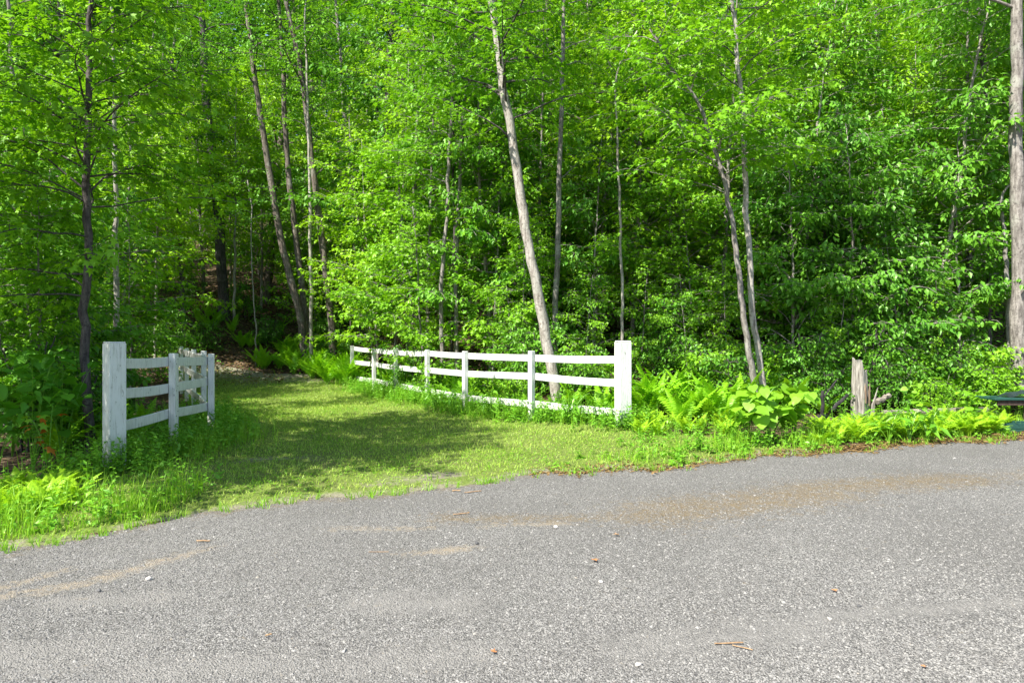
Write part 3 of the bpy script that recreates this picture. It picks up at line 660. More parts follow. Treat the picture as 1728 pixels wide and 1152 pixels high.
for key, px, d, sc, lab in (
    ('bu1', 205, 12.4, .7, 'small shrub behind the first rails of the left fence'),
    ('bu1', 40, 9.2, 1.0, 'dark rounded shrub left of the slim dark maple'),
    ('bu2', 120, 9.6, 1.0, 'low dark shrub at the foot of the slim dark maple'),
    ('bu2', 1240, 12.9, 1.0, 'low shrub just left of the forked maple base'),
    ('bu1', 1360, 13.2, .9, 'shrub between the two toned young tree and the broken stump'),
    ('bu2', 1400, 12.6, .8, 'low dark shrub beside the charred branches'),
    ('bu2', 1500, 12.7, .9, 'low dark shrub right of the broken stump'),
    ('sm2', 1080, 14.8, .52, 'little bright sapling just behind the right gatepost and its ferns'),
    ('sm2', 1162, 14.3, .5, 'little bright sapling behind the tall ferns, below the thin slanting pale stem'),
    ('sm2', 1228, 14.6, .55, 'little bright sapling just left of the foot of the forked maple'),
    ('sm2', 985, 14.6, .5, 'little bright sapling over the rails between the pale leaning trunk and the right gatepost'),
    ('sm2', 870, 15.4, .5, 'little bright sapling over the rails left of the pale leaning trunk'),
    ('sm2', 1410, 13.6, .5, 'little bright sapling just left of the broken stump'),
    ('sm2', 1590, 13.8, .5, 'little bright sapling over the right half of the weathered log'),
    ('bu2', 455, 25.0, 1.0, 'low dark shrub on the slope left of the fern bank'),
    ('bu1', 415, 27.5, 1.0, 'shrub on the leaf covered slope above the end of the lane'),
    ('bu2', 340, 23.5, .9, 'low dark shrub on the leaf covered slope beyond the left fence corner'),
    ('bu1', 290, 22.0, 1.0, 'shrub close behind the far posts of the left fence'),
    ('bu3', 1180, 13.6, 1.1, 'bright leafy shrub behind the tall ferns right of the right gatepost'),
    ('bu1', 1140, 15.0, 1.1, 'leafy shrub in the gap below the smooth brownish trunk'),
    ('bu3', 1320, 13.6, 1.2, 'bright shrub right behind the two toned young tree'),
    ('bu1', 1460, 13.3, 1.0, 'leafy shrub directly behind the broken stump'),
    ('bu3', 1550, 13.4, 1.1, 'bright shrub behind the middle of the weathered log'),
    ('bu3', 1655, 13.6, 1.2, 'bright shrub at the left foot of the stout grey trunk'),
    ('bu3', 740, 16.2, 1.0, 'bright shrub around the feet of the three slim stems'),
    ('bu1', 900, 14.8, 1.0, 'shrub right behind the foot of the pale leaning trunk'),
    ('bu3', 1010, 13.6, 1.0, 'bright shrub showing above the rails just left of the right gatepost'),
    ('bu3', 1570, 12.4, .7, 'small yellow green shrub above the weathered log'),
    ('bu1', 1600, 13.3, .8, 'shrub in the ferns left of the green bench'),
    ('bu3', 1680, 12.6, .95, 'light green shrub behind the green bench'),
    ('bu3', 820, 14.6, .8, 'shrub behind the middle rails of the white right fence'),
    ('bu1', 690, 17.6, .8, 'shrub behind the far rails of the white right fence'),
    ('bu1', 980, 13.3, .7, 'shrub between the pale leaning trunk and the right gatepost'),
    ('bu2', 600, 23.0, 1.1, 'dark shrub beyond the far end of the white right fence'),
    ('bu1', 540, 24.3, 1.0, 'shrub at the foot of the tree right of the leaning clump'),
    ('bu3', 860, 13.9, .7, 'small shrub left of the pale leaning trunk, behind the fence'),
    ('bu2', 1120, 14.5, .9, 'low shrub in the shadow right of the right gatepost'),
    ):
    plant(key, px, d, sc, lab)

# leafy young trees forming the sunlit front of the wood
for key, px, d, sc, lab in (
    ('tm1', 665, 21.2, 1.0, 'tall bright maple with layered sprays between the leaning clump and the three slim stems'),
    ('tm2', 632, 23.0, 1.0, 'tall light green maple right beside the tall tree of the leaning clump'),
    ('tm1', 720, 18.4, .95, 'tall maple close behind the three slim stems, on their left'),
    ('tb1', 830, 18.0, 1.0, 'tall beech in the gap between the three slim stems and the pale leaning trunk'),
    ('tm1', 905, 17.2, .9, 'tall leafy maple seen behind the middle of the pale leaning trunk'),
    ('tm2', 1000, 17.0, .95, 'tall yellow green maple right of the straight slim grey tree'),
    ('tm1', 1065, 16.6, 1.0, 'tall green maple above the right gatepost'),
    ('tm2', 1150, 16.8, 1.0, 'tall yellow green maple left of the pale forked maple'),
    ('tm1', 1215, 16.0, .95, 'tall maple whose leaves show through the fork of the pale forked maple'),
    ('tb1', 1330, 15.6, .95, 'tall beech right of the two toned young tree'),
    ('tm2', 1375, 17.0, 1.05, 'tall bright yellow green maple above the dense beech sapling'),
    ('tb1', 1470, 15.8, 1.0, 'tall beech straight above the broken stump'),
    ('tb1', 1560, 15.4, 1.0, 'tall beech between the broken stump and the bench'),
    ('tm1', 1640, 16.8, 1.05, 'tall maple left of the stout grey trunk'),
    ('tb1', 1760, 16.2, 1.0, 'tall beech behind the stout grey trunk, cut off by the picture edge'),
    ('tm2', 205, 18.5, 1.1, 'tall yellow green maple behind the pale slim tree'),
    ('tm1', 65, 15.0, .72, 'tall maple between the slim dark maple and the brownish slim trunk'),
    ('tb1', -70, 13.0, .7, 'tall beech at the far left edge of the wood'),
    ('tm1', 345, 30.0, 1.2, 'tall maple back in the left wood beside the thick dark old trunk'),
    ('yc1', 262, 21.5, 1.0, 'light yellow green maple spreading high beyond the left fence corner'),
    ('yc1', 395, 26.0, 1.15, 'light yellow green maple spreading over the leaf covered slope left of the leaning clump'),
    ('cd1', 67, 21.4, 1.0, 'tall dark green beech far in the left woods behind the brownish slim trunk'),
    ('cd1', 140, 23.0, 1.0, 'tall dark green beech far in the left woods behind the slim dark maple'),
    ('tm2', 440, 29.0, 1.2, 'tall light green maple back between the thick old trunk and the leaning clump'),
    ):
    plant(key, px, d, sc, lab)
for x_, y_, k_, s_ in ((-7.2, 6.3, 'hm1', .62), (-5.95, 5.2, 'hm1', .82)):
    copy_thing(PROTO[k_], (x_, y_, -.05), rs.uniform(0, 6), s_, 'leafy tree standing beyond the left edge of the picture, shading the left fence', 'trees beyond the left edge of the picture')

# the trees up the slope: nothing but their place tells them apart
SLOPE = dict(cm1='tall green maple with smooth grey bark on the wooded slope', cm2='tallest kind of maple with rough bark on the wooded slope', cb1='tall pale barked beech on the wooded slope',
             cd1='tall dark green beech with dark bark on the wooded slope', cy1='tall light yellow green maple on the wooded slope', sm1='young maple with lobed leaves under the tall trees on the slope',
             sm2='small grey stemmed maple sapling under the tall trees on the slope', sy1='light yellow green maple sapling under the tall trees on the slope', sb1='pale stemmed beech sapling with drooping leaves on the slope',
             sb2='small dark green beech sapling under the tall trees on the slope', tm1='slender half grown green maple on the wooded slope', tm2='slender half grown yellow green maple on the wooded slope', tb1='slender half grown beech leafy almost to the ground on the slope')
placed = []
def free(x, y, r):
    if all((x-a)**2+(y-b)**2 > r*r for a, b in placed): placed.append((x, y)); return True
    return False
def open_view(px, y): return (255 < px < 500 and y < 29) or (500 <= px < 590 and y < 25)
n_c = 0; tries = 0
while n_c < 90 and tries < 6000:
    tries += 1; y = rs.uniform(20.5, 62); px = rs.uniform(-160, 1890); x = (px-864)/1152*y
    if y < hill_y0(x)+2.0 or open_view(px, y) or not free(x, y, 2.6): continue
    key = rs.choice(['cm1', 'cm2', 'cb1', 'cd1', 'cy1'], p=[.27, .2, .22, .13, .18])
    plant(key, px, y, rs.uniform(.85, 1.2), SLOPE[key], 'tall trees up the wooded slope'); n_c += 1
n_c = 0; tries = 0; placed = []
while n_c < 110 and tries < 6000:
    tries += 1; y = rs.uniform(17.5, 48); px = rs.uniform(-120, 1850); x = (px-864)/1152*y
    if y < hill_y0(x)+2.5 or open_view(px, y) or not free(x, y, 1.6): continue
    key = rs.choice(['sm1', 'sm2', 'sy1', 'sb1', 'sb2', 'tm1', 'tm2', 'tb1'])
    plant(key, px, y, rs.uniform(.8, 1.35), SLOPE[key], 'saplings under the tall trees on the slope'); n_c += 1

# the far wood, one mass
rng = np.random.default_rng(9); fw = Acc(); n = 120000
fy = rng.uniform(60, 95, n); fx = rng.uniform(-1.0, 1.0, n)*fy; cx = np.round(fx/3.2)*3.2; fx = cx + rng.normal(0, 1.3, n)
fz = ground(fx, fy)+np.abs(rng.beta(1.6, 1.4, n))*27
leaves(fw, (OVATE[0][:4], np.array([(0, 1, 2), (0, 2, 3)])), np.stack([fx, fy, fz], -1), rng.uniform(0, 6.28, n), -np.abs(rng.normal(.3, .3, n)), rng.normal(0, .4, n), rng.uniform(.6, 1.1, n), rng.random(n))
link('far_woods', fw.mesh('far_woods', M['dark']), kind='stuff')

# ------------------------------------------------------------------ ferns
def frond_mesh(name, seed, L, W_, mat, e0=1.25, e1=-.15, pairs=17):
    rng = np.random.default_rng(seed); a = Acc(); n = 9
    e = np.linspace(e0, e1, n); st = L/(n-1)
    y = np.concatenate([[0], np.cumsum(np.cos(e[:-1])*st)]); z = np.concatenate([[0], np.cumsum(np.sin(e[:-1])*st)])
    P = np.stack([np.zeros(n), y, z], -1); tube(a, P, np.linspace(.005, .0012, n), 3, False)
    for i in range(pairs):
        f = .16+.84*(i/(pairs-1))**.95; q = f*(n-1); k = min(n-2, int(q)); w = q-k
        p = P[k]*(1-w)+P[k+1]*w; ek = e[k]*(1-w)+e[k+1]*w
        T = np.array([0, math.cos(ek), math.sin(ek)]); N = np.array([0, -math.sin(ek), math.cos(ek)])
        lw = W_*min(1, (f-.05)/.28)*(1.02-f)**.75*1.25; wd = L*.84/pairs*.50
        for s in (-1, 1):
            sw = np.array([s*1., 0, 0])*.95+T*.30-N*rng.uniform(.02, .30); sw /= np.linalg.norm(sw)
            l = lw*rng.uniform(.88, 1.1)
            V = [p-T*wd*.75, p+T*wd*.75, p+sw*l*.45-T*wd, p+sw*l*.45+T*wd, p+sw*l-N*.08*l]
            a.add(V, [(0, 1, 3), (0, 3, 2), (2, 3, 4)] if s > 0 else [(0, 3, 1), (0, 2, 3), (2, 4, 3)], rng.uniform(.2, .8))
    return a.mesh(name, mat)
FR = [frond_mesh('frond', 200+i, .72, .13, M['fern'], 1.40-.10*i, .15+.22*i) for i in range(3)]
FH = [frond_mesh('frond', 210+i, .38, .092, M['hayfern'], 1.38-.12*i, -.05+.15*i, 14) for i in range(3)]
rf = np.random.default_rng(33)
def fern(px, d, sc, kind, label, group=None, n=None, dx=None):
    g = on_ground(px, d) if dx is None else np.array([dx, d, float(ground(dx, d))])
    t = thing('fern', label, 'fern', tuple(g), rf.uniform(0, 6.28), group); t.scale = (sc, sc, sc)
    ms = FR if kind == 'f' else FH; n = n or int(rf.integers(7, 11) if kind == 'f' else rf.integers(10, 14)); a0 = rf.uniform(0, 6.28)
    for i in range(n):
        o = link('frond', ms[int(rf.integers(0, 3))], t); k = rf.uniform(.7, 1.12)
        o.scale = (k, k, k); o.rotation_euler = (rf.normal(0, .16), rf.normal(0, .10), a0+i*6.28/n+rf.normal(0, .25))
        o.location = (rf.normal(0, .03), rf.normal(0, .03), 0)
    return t
L1 = 'green fern in the tall bed right of the right gatepost'; G1 = 'ferns right of the gatepost'
for px in np.arange(1078, 1262, 13): fern(px+rf.normal(0, 5), rf.uniform(11.4, 12.9), rf.uniform(1.1, 1.5), 'f', L1, G1)
for px in np.arange(1270, 1440, 15): fern(px, rf.uniform(12.4, 13.8), rf.uniform(.9, 1.3), 'f', 'green fern in the shade between the forked maple and the broken stump', 'ferns left of the stump')
for px in np.arange(1490, 1720, 14): fern(px, rf.uniform(12.6, 14.2), rf.uniform(.8, 1.2), 'f', 'green fern behind the weathered log at the wood edge', 'ferns behind the log')
for i in range(34):
    y = rf.uniform(11.6, 21); x = np.interp(y, [p[1] for p in FENCE_R], [p[0] for p in FENCE_R])+rf.uniform(.35, 1.3)
    fern(0, y, rf.uniform(.7, 1.1), 'f', 'green fern growing behind the rails of the white right fence', 'ferns behind the right fence', dx=x)
for i in range(60):
    d = rf.uniform(20.4, 24.6); px = rf.uniform(555-(d-20.4)*28, 606-(d-20.4)*3)
    fern(px, d, rf.uniform(.95, 1.4), 'f', 'large bright fern in the bank beyond the far end of the right fence', 'fern bank beyond the fence')
for i in range(12):
    y = rf.uniform(8.6, 11.0); x = np.interp(y, [p[1] for p in FENCE_L], [p[0] for p in FENCE_L])-rf.uniform(.5, 1.6)
    fern(0, y, rf.uniform(.8, 1.2), 'f', 'green fern growing behind the rails of the left fence', 'ferns behind the left fence', dx=x)
for i in range(14): fern(rf.uniform(400, 500), rf.uniform(22.8, 26.5), rf.uniform(.9, 1.3), 'f', 'green fern in the shade on the slope between the lane end and the leaning clump', 'ferns at the end of the lane')
for px, d in ((335, 26), (350, 26.6), (368, 26.3), (392, 25.6), (355, 25.4)): fern(px, d, 1.2, 'f', 'sunlit fern on the leaf covered slope in the left woods', 'ferns on the leafy slope')
for i in range(105):
    px = rf.uniform(1380, 1700); d = float(edge_y((px-864)/1152*10.8))+rf.uniform(.18, 1.3)
    fern(px, d, rf.uniform(.75, 1.1), 'h', 'low yellow green fern in the sunlit bed along the gravel edge', 'yellow ferns along the gravel edge')
for i in range(16):
    px = rf.uniform(1075, 1240); d = rf.uniform(10.4, 11.6)
    fern(px, d, rf.uniform(.7, 1.1), 'h', 'small yellow green fern in front of the tall ferns by the right gatepost', 'yellow ferns by the right gatepost')
for i in range(26):
    px = rf.uniform(-40, 120); d = rf.uniform(5.8, 7.1)
    fern(px, d, rf.uniform(.55, .85), 'h', 'yellow green fern in the sunlit corner left of the left gatepost', 'yellow ferns left of the left gatepost')

# ------------------------------------------------------------------ broad leaved plants whose leaves show one by one
def leaf_mesh(name, shape, mat, seed, cup=.06):
    rng = np.random.default_rng(seed); a = Acc(); v = shape[0].copy(); v[:, 2] += cup*np.abs(v[:, 0])+rng.normal(0, .012, len(v)); a.add(v, shape[1], rng.uniform(.2, .9)); return a.mesh(name, mat, True)
BIG = [leaf_mesh('leaf', HEART, M['bigleaf'], 300+i) for i in range(4)]
SHR = [leaf_mesh('leaf', HEART if i < 2 else OVATE, M['shrubleaf'], 310+i) for i in range(4)]
RED = [leaf_mesh('leaf', MAPLE, M['redleaf'], 320), leaf_mesh('leaf', MAPLE, M['bigleaf'], 321)]
rb = np.random.default_rng(44)
def leafy(name, label, cat, px, d, H, spread, n, meshes, size, stems=6, group=None, bark='weed', gz=0.0):
    g = on_ground(px, d); t = thing(name, label, cat, tuple(g), 0, group)
    st = Acc()
    per = max(2, n//stems)
    for s in range(stems):
        az = rb.uniform(0, 6.28); r = spread*rb.uniform(.3, 1); h = H*rb.uniform(.6, 1.05)
        tt = np.linspace(0, 1, 6); P = np.stack([np.cos(az)*r*tt**1.3, np.sin(az)*r*tt**1.3, h*(1-(1-tt)**1.5)], -1); P[0, 2] = -.03
        tube(st, P, np.linspace(.006, .002, 6), 4, False)
        for k in range(per):
            f = rb.uniform(.3, 1.0); q = np.array([np.interp(f, tt, P[:, i]) for i in range(3)])
            la = rb.uniform(0, 6.28); pet = rb.uniform(.03, .10); q2 = q+np.array([math.cos(la)*pet, math.sin(la)*pet, rb.uniform(0, .04)])
            tube(st, [q, q2], [.002, .0015], 3, False)
            o = link('leaf', meshes[int(rb.integers(0, len(meshes)))], t); k_ = size*rb.uniform(.6, 1.2)
            o.location = q2; o.scale = (k_, k_, k_); o.rotation_euler = (-abs(rb.normal(.45, .3)), rb.normal(0, .3), la-math.pi/2)
    link('stems', st.mesh('stems', M['weed']), t); return t
for px, d, lab in ((1262, 10.05, 'broad leaved plant at the gravel edge nearest the right gatepost'), (1300, 9.95, 'largest broad leaved plant in front of the forked maple base'), (1340, 10.15, 'broad leaved plant at the gravel edge on the side towards the yellow ferns')):
    leafy('broadleaf_plant', lab, 'plant', px, d, .86, .55, 54, BIG, .215, 9)
for px, d, lab in ((-5, 7.9, 'big leaved shrub at the very edge of the left bank'), (55, 8.1, 'big leaved shrub in deep shade on the left bank'), (105, 8.5, 'big leaved shrub close to the left side of the slim dark maple'), (20, 8.9, 'taller big leaved shrub set back on the left bank'), (85, 9.3, 'tall big leaved shrub behind the other shrubs of the left bank')):
    leafy('leafy_shrub', lab, 'shrub', px, d, 1.45, .6, 90, SHR, .15, 10)
leafy('maple_seedling', 'maple seedling with reddish new leaves on the left bank by the slim dark maple', 'seedling', 82, 7.75, .85, .3, 16, RED, .14, 4)
LAN = [leaf_mesh('leaf', (OVATE[0]*np.array([.55, 1, 1]), OVATE[1]), M['weed'], 330+i) for i in range(3)]
for px, d, lab in ((1500, 9.95, 'long leaved dock plant at the gravel edge below the broken stump'), (1535, 10.05, 'long leaved dock plant in the middle of the yellow fern bed edge'), (1565, 10.15, 'long leaved dock plant next to the leaf litter at the gravel edge')):
    leafy('dock_plant', lab, 'plant', px, d, .50, .30, 26, LAN, .23, 8)
for px, d, lab in ((735, 14.2, 'leafy weed clump in front of the fence at the fourth post'), (765, 13.6, 'tall weed clump covering the bottom rail left of the shaded post'), (830, 12.9, 'weed clump in front of the bottom rail right of the shaded post'), (960, 11.5, 'weed clump below the bottom rail left of the right gatepost')):
    leafy('weed_clump', lab, 'weed', px, d, .55, .4, 40, LAN, .17, 10)
for px, d, lab in ((1555, 11.7, 'small plant with yellowing leaves between stump and bench'), (1640, 11.5, 'pale green leafy plant between the log and the green bench')):
    leafy('leafy_plant', lab, 'plant', px, d, .75, .3, 26, BIG, .12, 5)
for i in range(16):
    px = rb.uniform(205, 380); y = rb.uniform(8.0, 10.8); x = np.interp(y, [p[1] for p in FENCE_L], [p[0] for p in FENCE_L])+rb.uniform(-.5, .45)
    leafy('weed_clump', 'leafy weed at the foot of the shaded left fence', 'weed', 864+x*1152/y, y, .42, .2, 16, LAN, .12, 4, 'weeds at the foot of the left fence')

# ------------------------------------------------------------------ grass, weeds, litter, gravel
rg = np.random.default_rng(55)
def blades(acc, x, y, z, h, w, bend, val):
    n = len(x); a = rg.uniform(0, 6.28, n); b = rg.uniform(0, 6.28, n); lx, ly = np.cos(b)*bend, np.sin(b)*bend
    sx, sy = np.cos(a)*w/2, np.sin(a)*w/2
    V = np.stack([np.stack([x-sx, y-sy, z-.01], -1), np.stack([x+sx, y+sy, z-.01], -1),
                  np.stack([x+lx*.35-sx*.8, y+ly*.35-sy*.8, z+h*.6], -1), np.stack([x+lx*.35+sx*.8, y+ly*.35+sy*.8, z+h*.6], -1),
                  np.stack([x+lx, y+ly, z+h], -1)], 1)
    t = np.array([(0, 1, 3), (0, 3, 2), (2, 3, 4)])[None]+(np.arange(n)*5)[:, None, None]
    acc.add(V.reshape(-1, 3), t, np.repeat(val, 5))
def lane_pts(n, ymin=4.8, ymax=22):
    y = ymin+(ymax-ymin)*rg.random(n)**1.7; a = lane_left(y)-.4; b = lane_right(y)+.4; x = a+(b-a)*rg.random(n)
    e = y-edge_y(x); k = (e > -.08*rg.random(n)-.02) & (rg.random(n) > bare_f(x, y)*.92) & (np.abs(x) < .8*y+.6)
    return x[k], y[k]
a = Acc(); x, y = lane_pts(105000); k = len(x)
patch = .5+.5*np.sin(2.1*x+1.3*np.sin(1.7*y))*np.sin(1.9*y+.8*np.sin(2.3*x))
blades(a, x, y, ground(x, y), rg.uniform(.014, .042, k)*(1+.5*patch), rg.uniform(.004, .008, k)*(1+y/16), rg.uniform(.015, .06, k), np.clip(rg.beta(2, 2.2, k)*.75+.25*patch, 0, 1))
link('lawn_grass', a.mesh('lawn_grass', M['grass']), kind='stuff')
a = Acc(); x, y = lane_pts(14000, 5.5, 21); k = len(x); m = np.sin(4.3*x+1.2*np.sin(3.1*y))*np.sin(3.7*y+.4) > .45; x, y = x[m], y[m]; k = len(x)
blades(a, x, y, ground(x, y), rg.uniform(.04, .11, k), rg.uniform(.005, .009, k), rg.uniform(.03, .09, k), rg.beta(2, 2, k))
xe = rg.uniform(-4.5, 8, 260); ye = edge_y(xe)-np.abs(rg.normal(0, .14, 260))+.05
for q in range(9): blades(a, xe+rg.normal(0, .02, 260), ye+rg.normal(0, .02, 260), road_z(xe, ye), rg.uniform(.03, .10, 260), rg.uniform(.004, .008, 260), rg.uniform(.02, .08, 260), rg.beta(2, 2, 260))
link('grass_tufts', a.mesh('grass_tufts', M['tall']), kind='stuff')
a = Acc(); x, y = lane_pts(80000); k = len(x); patch = np.sin(2.7*x+2)*np.sin(2.3*y+x); m = rg.random(k) < .5+.5*patch; x, y = x[m], y[m]; k = len(x)
leaves(a, SIMPLE, np.stack([x, y, ground(x, y)+rg.uniform(.015, .055, k)], -1), rg.uniform(0, 6.28, k), rg.normal(0, .3, k), rg.normal(0, .3, k), rg.uniform(.018, .04, k), rg.random(k))
link('clover', a.mesh('clover', M['clover']), kind='stuff')

def band(n, f):
    out = f(n); return out
def verge(n):
    """tall unmown growth: along the gravel edge away from the lane, under both fences, on the left bank"""
    xs, ys = [], []
    m = n//4
    x = rg.uniform(-7.5, -3.0, m); y = edge_y(x)+np.abs(rg.normal(0, .7, m))-.05; xs.append(x); ys.append(y)
    x = .4+9.6*rg.random(m)**.8; y = edge_y(x)+np.abs(rg.normal(0, .45, m)); xs.append(x); ys.append(y)
    y = rg.uniform(11, 21.5, m); x = np.interp(y, [p[1] for p in FENCE_R], [p[0] for p in FENCE_R])+rg.normal(.15, .4, m); xs.append(x); ys.append(y)
    y = rg.uniform(7.2, 14, m); x = np.interp(y, [p[1] for p in FENCE_L], [p[0] for p in FENCE_L])+rg.normal(.05, .38, m); xs.append(x); ys.append(y)
    x = np.concatenate(xs); y = np.concatenate(ys); k = y > edge_y(x)-.06; return x[k], y[k]
a = Acc(); x, y = verge(36000); k = len(x); tuft = (np.sin(5.1*x+2*np.sin(3*y))*np.sin(4.7*y) > -.2)
x, y = x[tuft], y[tuft]; gap = (y-edge_y(x) < .32) & (np.sin(3.3*x+1)*np.sin(8.7*x) > -.1) & (rg.random(len(x)) < .85); x, y = x[~gap], y[~gap]; k = len(x); e = np.clip((y-edge_y(x))/.5, .25, 1)*np.where((x > 0) & (y < 10.6), np.clip((x-.2)/2.6, .2, 1), 1)
e = e*np.where(np.hypot(x+4.6, y-7.6) < .7, .4, 1)
blades(a, x, y, ground(x, y), rg.uniform(.08, .34, k)*e, rg.uniform(.004, .010, k), rg.uniform(.02, .16, k)*e, rg.beta(2, 2, k))
link('tall_grass', a.mesh('tall_grass', M['tall']), kind='stuff')
# leafy weeds: short stems with lance shaped leaves
a = Acc(); x, y = verge(2400); k = len(x); yf = rg.uniform(10.6, 20, 1300); xf = np.interp(yf, [p[1] for p in FENCE_R], [p[0] for p in FENCE_R])+rg.normal(.02, .36, 1300)
yg = rg.uniform(7.6, 13, 420); xg = np.interp(yg, [p[1] for p in FENCE_L], [p[0] for p in FENCE_L])+rg.normal(-.05, .35, 420); x = np.concatenate([x, xf, xg]); y = np.concatenate([y, yf, yg])
x2 = rg.uniform(-8, -4.9, 260); y2 = edge_y(x2)+rg.uniform(.5, 3.2, 260); x3 = rg.uniform(1.5, 7.5, 260); y3 = edge_y(x3)+rg.uniform(.1, 2.0, 260)
x = np.concatenate([x, x2, x3]); y = np.concatenate([y, y2, y3]); gap = ((y-edge_y(x) < .35) & (np.sin(3.3*x+1)*np.sin(8.7*x) > -.25) & (rg.random(len(x)) < .9)) | ((x < -3.2) & (y < 7.1) & (rg.random(len(x)) < .55)); x, y = x[~gap], y[~gap]; z = ground(x, y); k = len(x)
h = rg.uniform(.10, .45, k)*np.clip((y-edge_y(x))/.6, .3, 1)*np.where((x > 0) & (y < 10.6), np.clip((x-.2)/2.6, .2, 1), 1)
for j in range(k):
    m = int(5+h[j]*22); f = np.linspace(.2, 1, m); lx, ly = rg.normal(0, .12, 2)*h[j]
    tube(a, [(x[j], y[j], z[j]-.02), (x[j]+lx, y[j]+ly, z[j]+h[j])], [.003, .0015], 3, False)
    Q = np.stack([x[j]+lx*f, y[j]+ly*f, z[j]+h[j]*f], -1); az = np.arange(m)*2.4+rg.uniform(0, 6)
    leaves(a, OVATE, Q, az, rg.normal(.1, .35, m), rg.normal(0, .3, m), rg.uniform(.045, .10)*(1.15-.5*f), np.full(m, rg.random()))
link('undergrowth', a.mesh('undergrowth', M['weed']), kind='stuff')
# low forest floor greenery
a = Acc(); n = 9000; px = rg.uniform(-100, 1850, n); d = 13+rg.random(n)**1.5*26; x = (px-864)/1152*d; z = ground(x, d)
k = (d > hill_y0(x)+.2) & ~((px > 300) & (px < 490) & (rg.random(n) < .5)); x, d, z = x[k], d[k], z[k]; n = len(x)
for q in range(5): leaves(a, OVATE, np.stack([x+rg.normal(0, .12, n), d+rg.normal(0, .12, n), z+rg.uniform(.04, .42, n)], -1), rg.uniform(0, 6.28, n), rg.normal(-.2, .3, n), rg.normal(0, .35, n), rg.uniform(.07, .13, n), rg.random(n))
link('ground_cover', a.mesh('ground_cover', M['beech']), kind='stuff')
# dead leaves on the slope and along the edges
a = Acc(); n = 22000; px = rg.uniform(150, 1728, n); d = 14+rg.random(n)**1.2*22; m = rg.random(n) < .45; px[m] = rg.uniform(280, 480, m.sum()); d[m] = rg.uniform(21, 33, m.sum()); drop = rg.random(n) < .35; d[drop] = 0
x = (px-864)/1152*d; k = d > hill_y0(x)-.4; x, d = x[k], d[k]; n = len(x)
leaves(a, OVATE, np.stack([x, d, ground(x, d)+rg.uniform(.005, .05, n)], -1), rg.uniform(0, 6.28, n), rg.normal(0, .35, n), rg.normal(0, .4, n), rg.uniform(.06, .12, n), rg.random(n))
x = np.concatenate([rg.uniform(.2, 8.5, 3200), rg.uniform(3.4, 7.6, 1300)]); y = edge_y(x)+rg.normal(.0, .15, len(x)); n = len(x)
leaves(a, OVATE, np.stack([x, y, np.maximum(ground(x, y), road_z(x, y))+rg.uniform(.004, .02, n)], -1), rg.uniform(0, 6.28, n), rg.normal(0, .2, n), rg.normal(0, .3, n), rg.uniform(.025, .07, n), rg.random(n))
link('leaf_litter', a.mesh('leaf_litter', M['dead_leaf']), kind='stuff')
# brown needles and bits drifted over the gravel
a = Acc(); n = 60000; x = rg.uniform(-2.5, 8, n); y = rg.uniform(4.6, 10.5, n); k = (rg.random(n) < np.clip(litter_f(x, y)-.1, 0, 1)*.7) & (y < edge_y(x)); x, y = x[k], y[k]; n = len(x)
leaves(a, (OVATE[0]*np.array([.35, 1, 1]), OVATE[1][[0, 2]]), np.stack([x, y, road_z(x, y)+.012], -1), rg.uniform(0, 6.28, n), rg.normal(0, .15, n), rg.normal(0, .3, n), rg.uniform(.015, .04, n), rg.random(n))
link('needle_litter', a.mesh('needle_litter', M['dead_leaf']), kind='stuff')
# gravel stones
OCT = np.array([(1, 0, -.4), (-1, 0, -.4), (0, 1, -.4), (0, -1, -.4), (0, 0, .9)], float)
OCTT = np.array([(0, 2, 4), (2, 1, 4), (1, 3, 4), (3, 0, 4)])
a = Acc(); n = 175000; y = 2.3/np.maximum(rg.random(n)*(1-2.3/11)+2.3/11, .01); x = rg.uniform(-1, 1, n)*(.82*y+.3)
k = (y < edge_y(x)+.05) & (rg.random(n) > np.maximum(sand_f(x, y), fines_f(x, y))*.85); x, y = x[k], y[k]; n = len(x)
s = rg.lognormal(math.log(.0045), .33, n)*(1+.02*y); th = rg.uniform(0, 6.28, n); ct, stn = np.cos(th), np.sin(th)
V = OCT[None]*(1+rg.normal(0, .22, (n, 5, 3)))+rg.normal(0, .18, (n, 5, 3)); V *= s[:, None, None]*np.array([1, .85, .55])
V = np.stack([V[..., 0]*ct[:, None]-V[..., 1]*stn[:, None], V[..., 0]*stn[:, None]+V[..., 1]*ct[:, None], V[..., 2]], -1)
V += np.stack([x, y, road_z(x, y)+s*.22], -1)[:, None, :]
a.add(V.reshape(-1, 3), (OCTT[None]+(np.arange(n)*5)[:, None, None]), np.repeat(rg.beta(1.5, 2.3, n), 5))
link('gravel', a.mesh('gravel', M['stone']), kind='stuff')

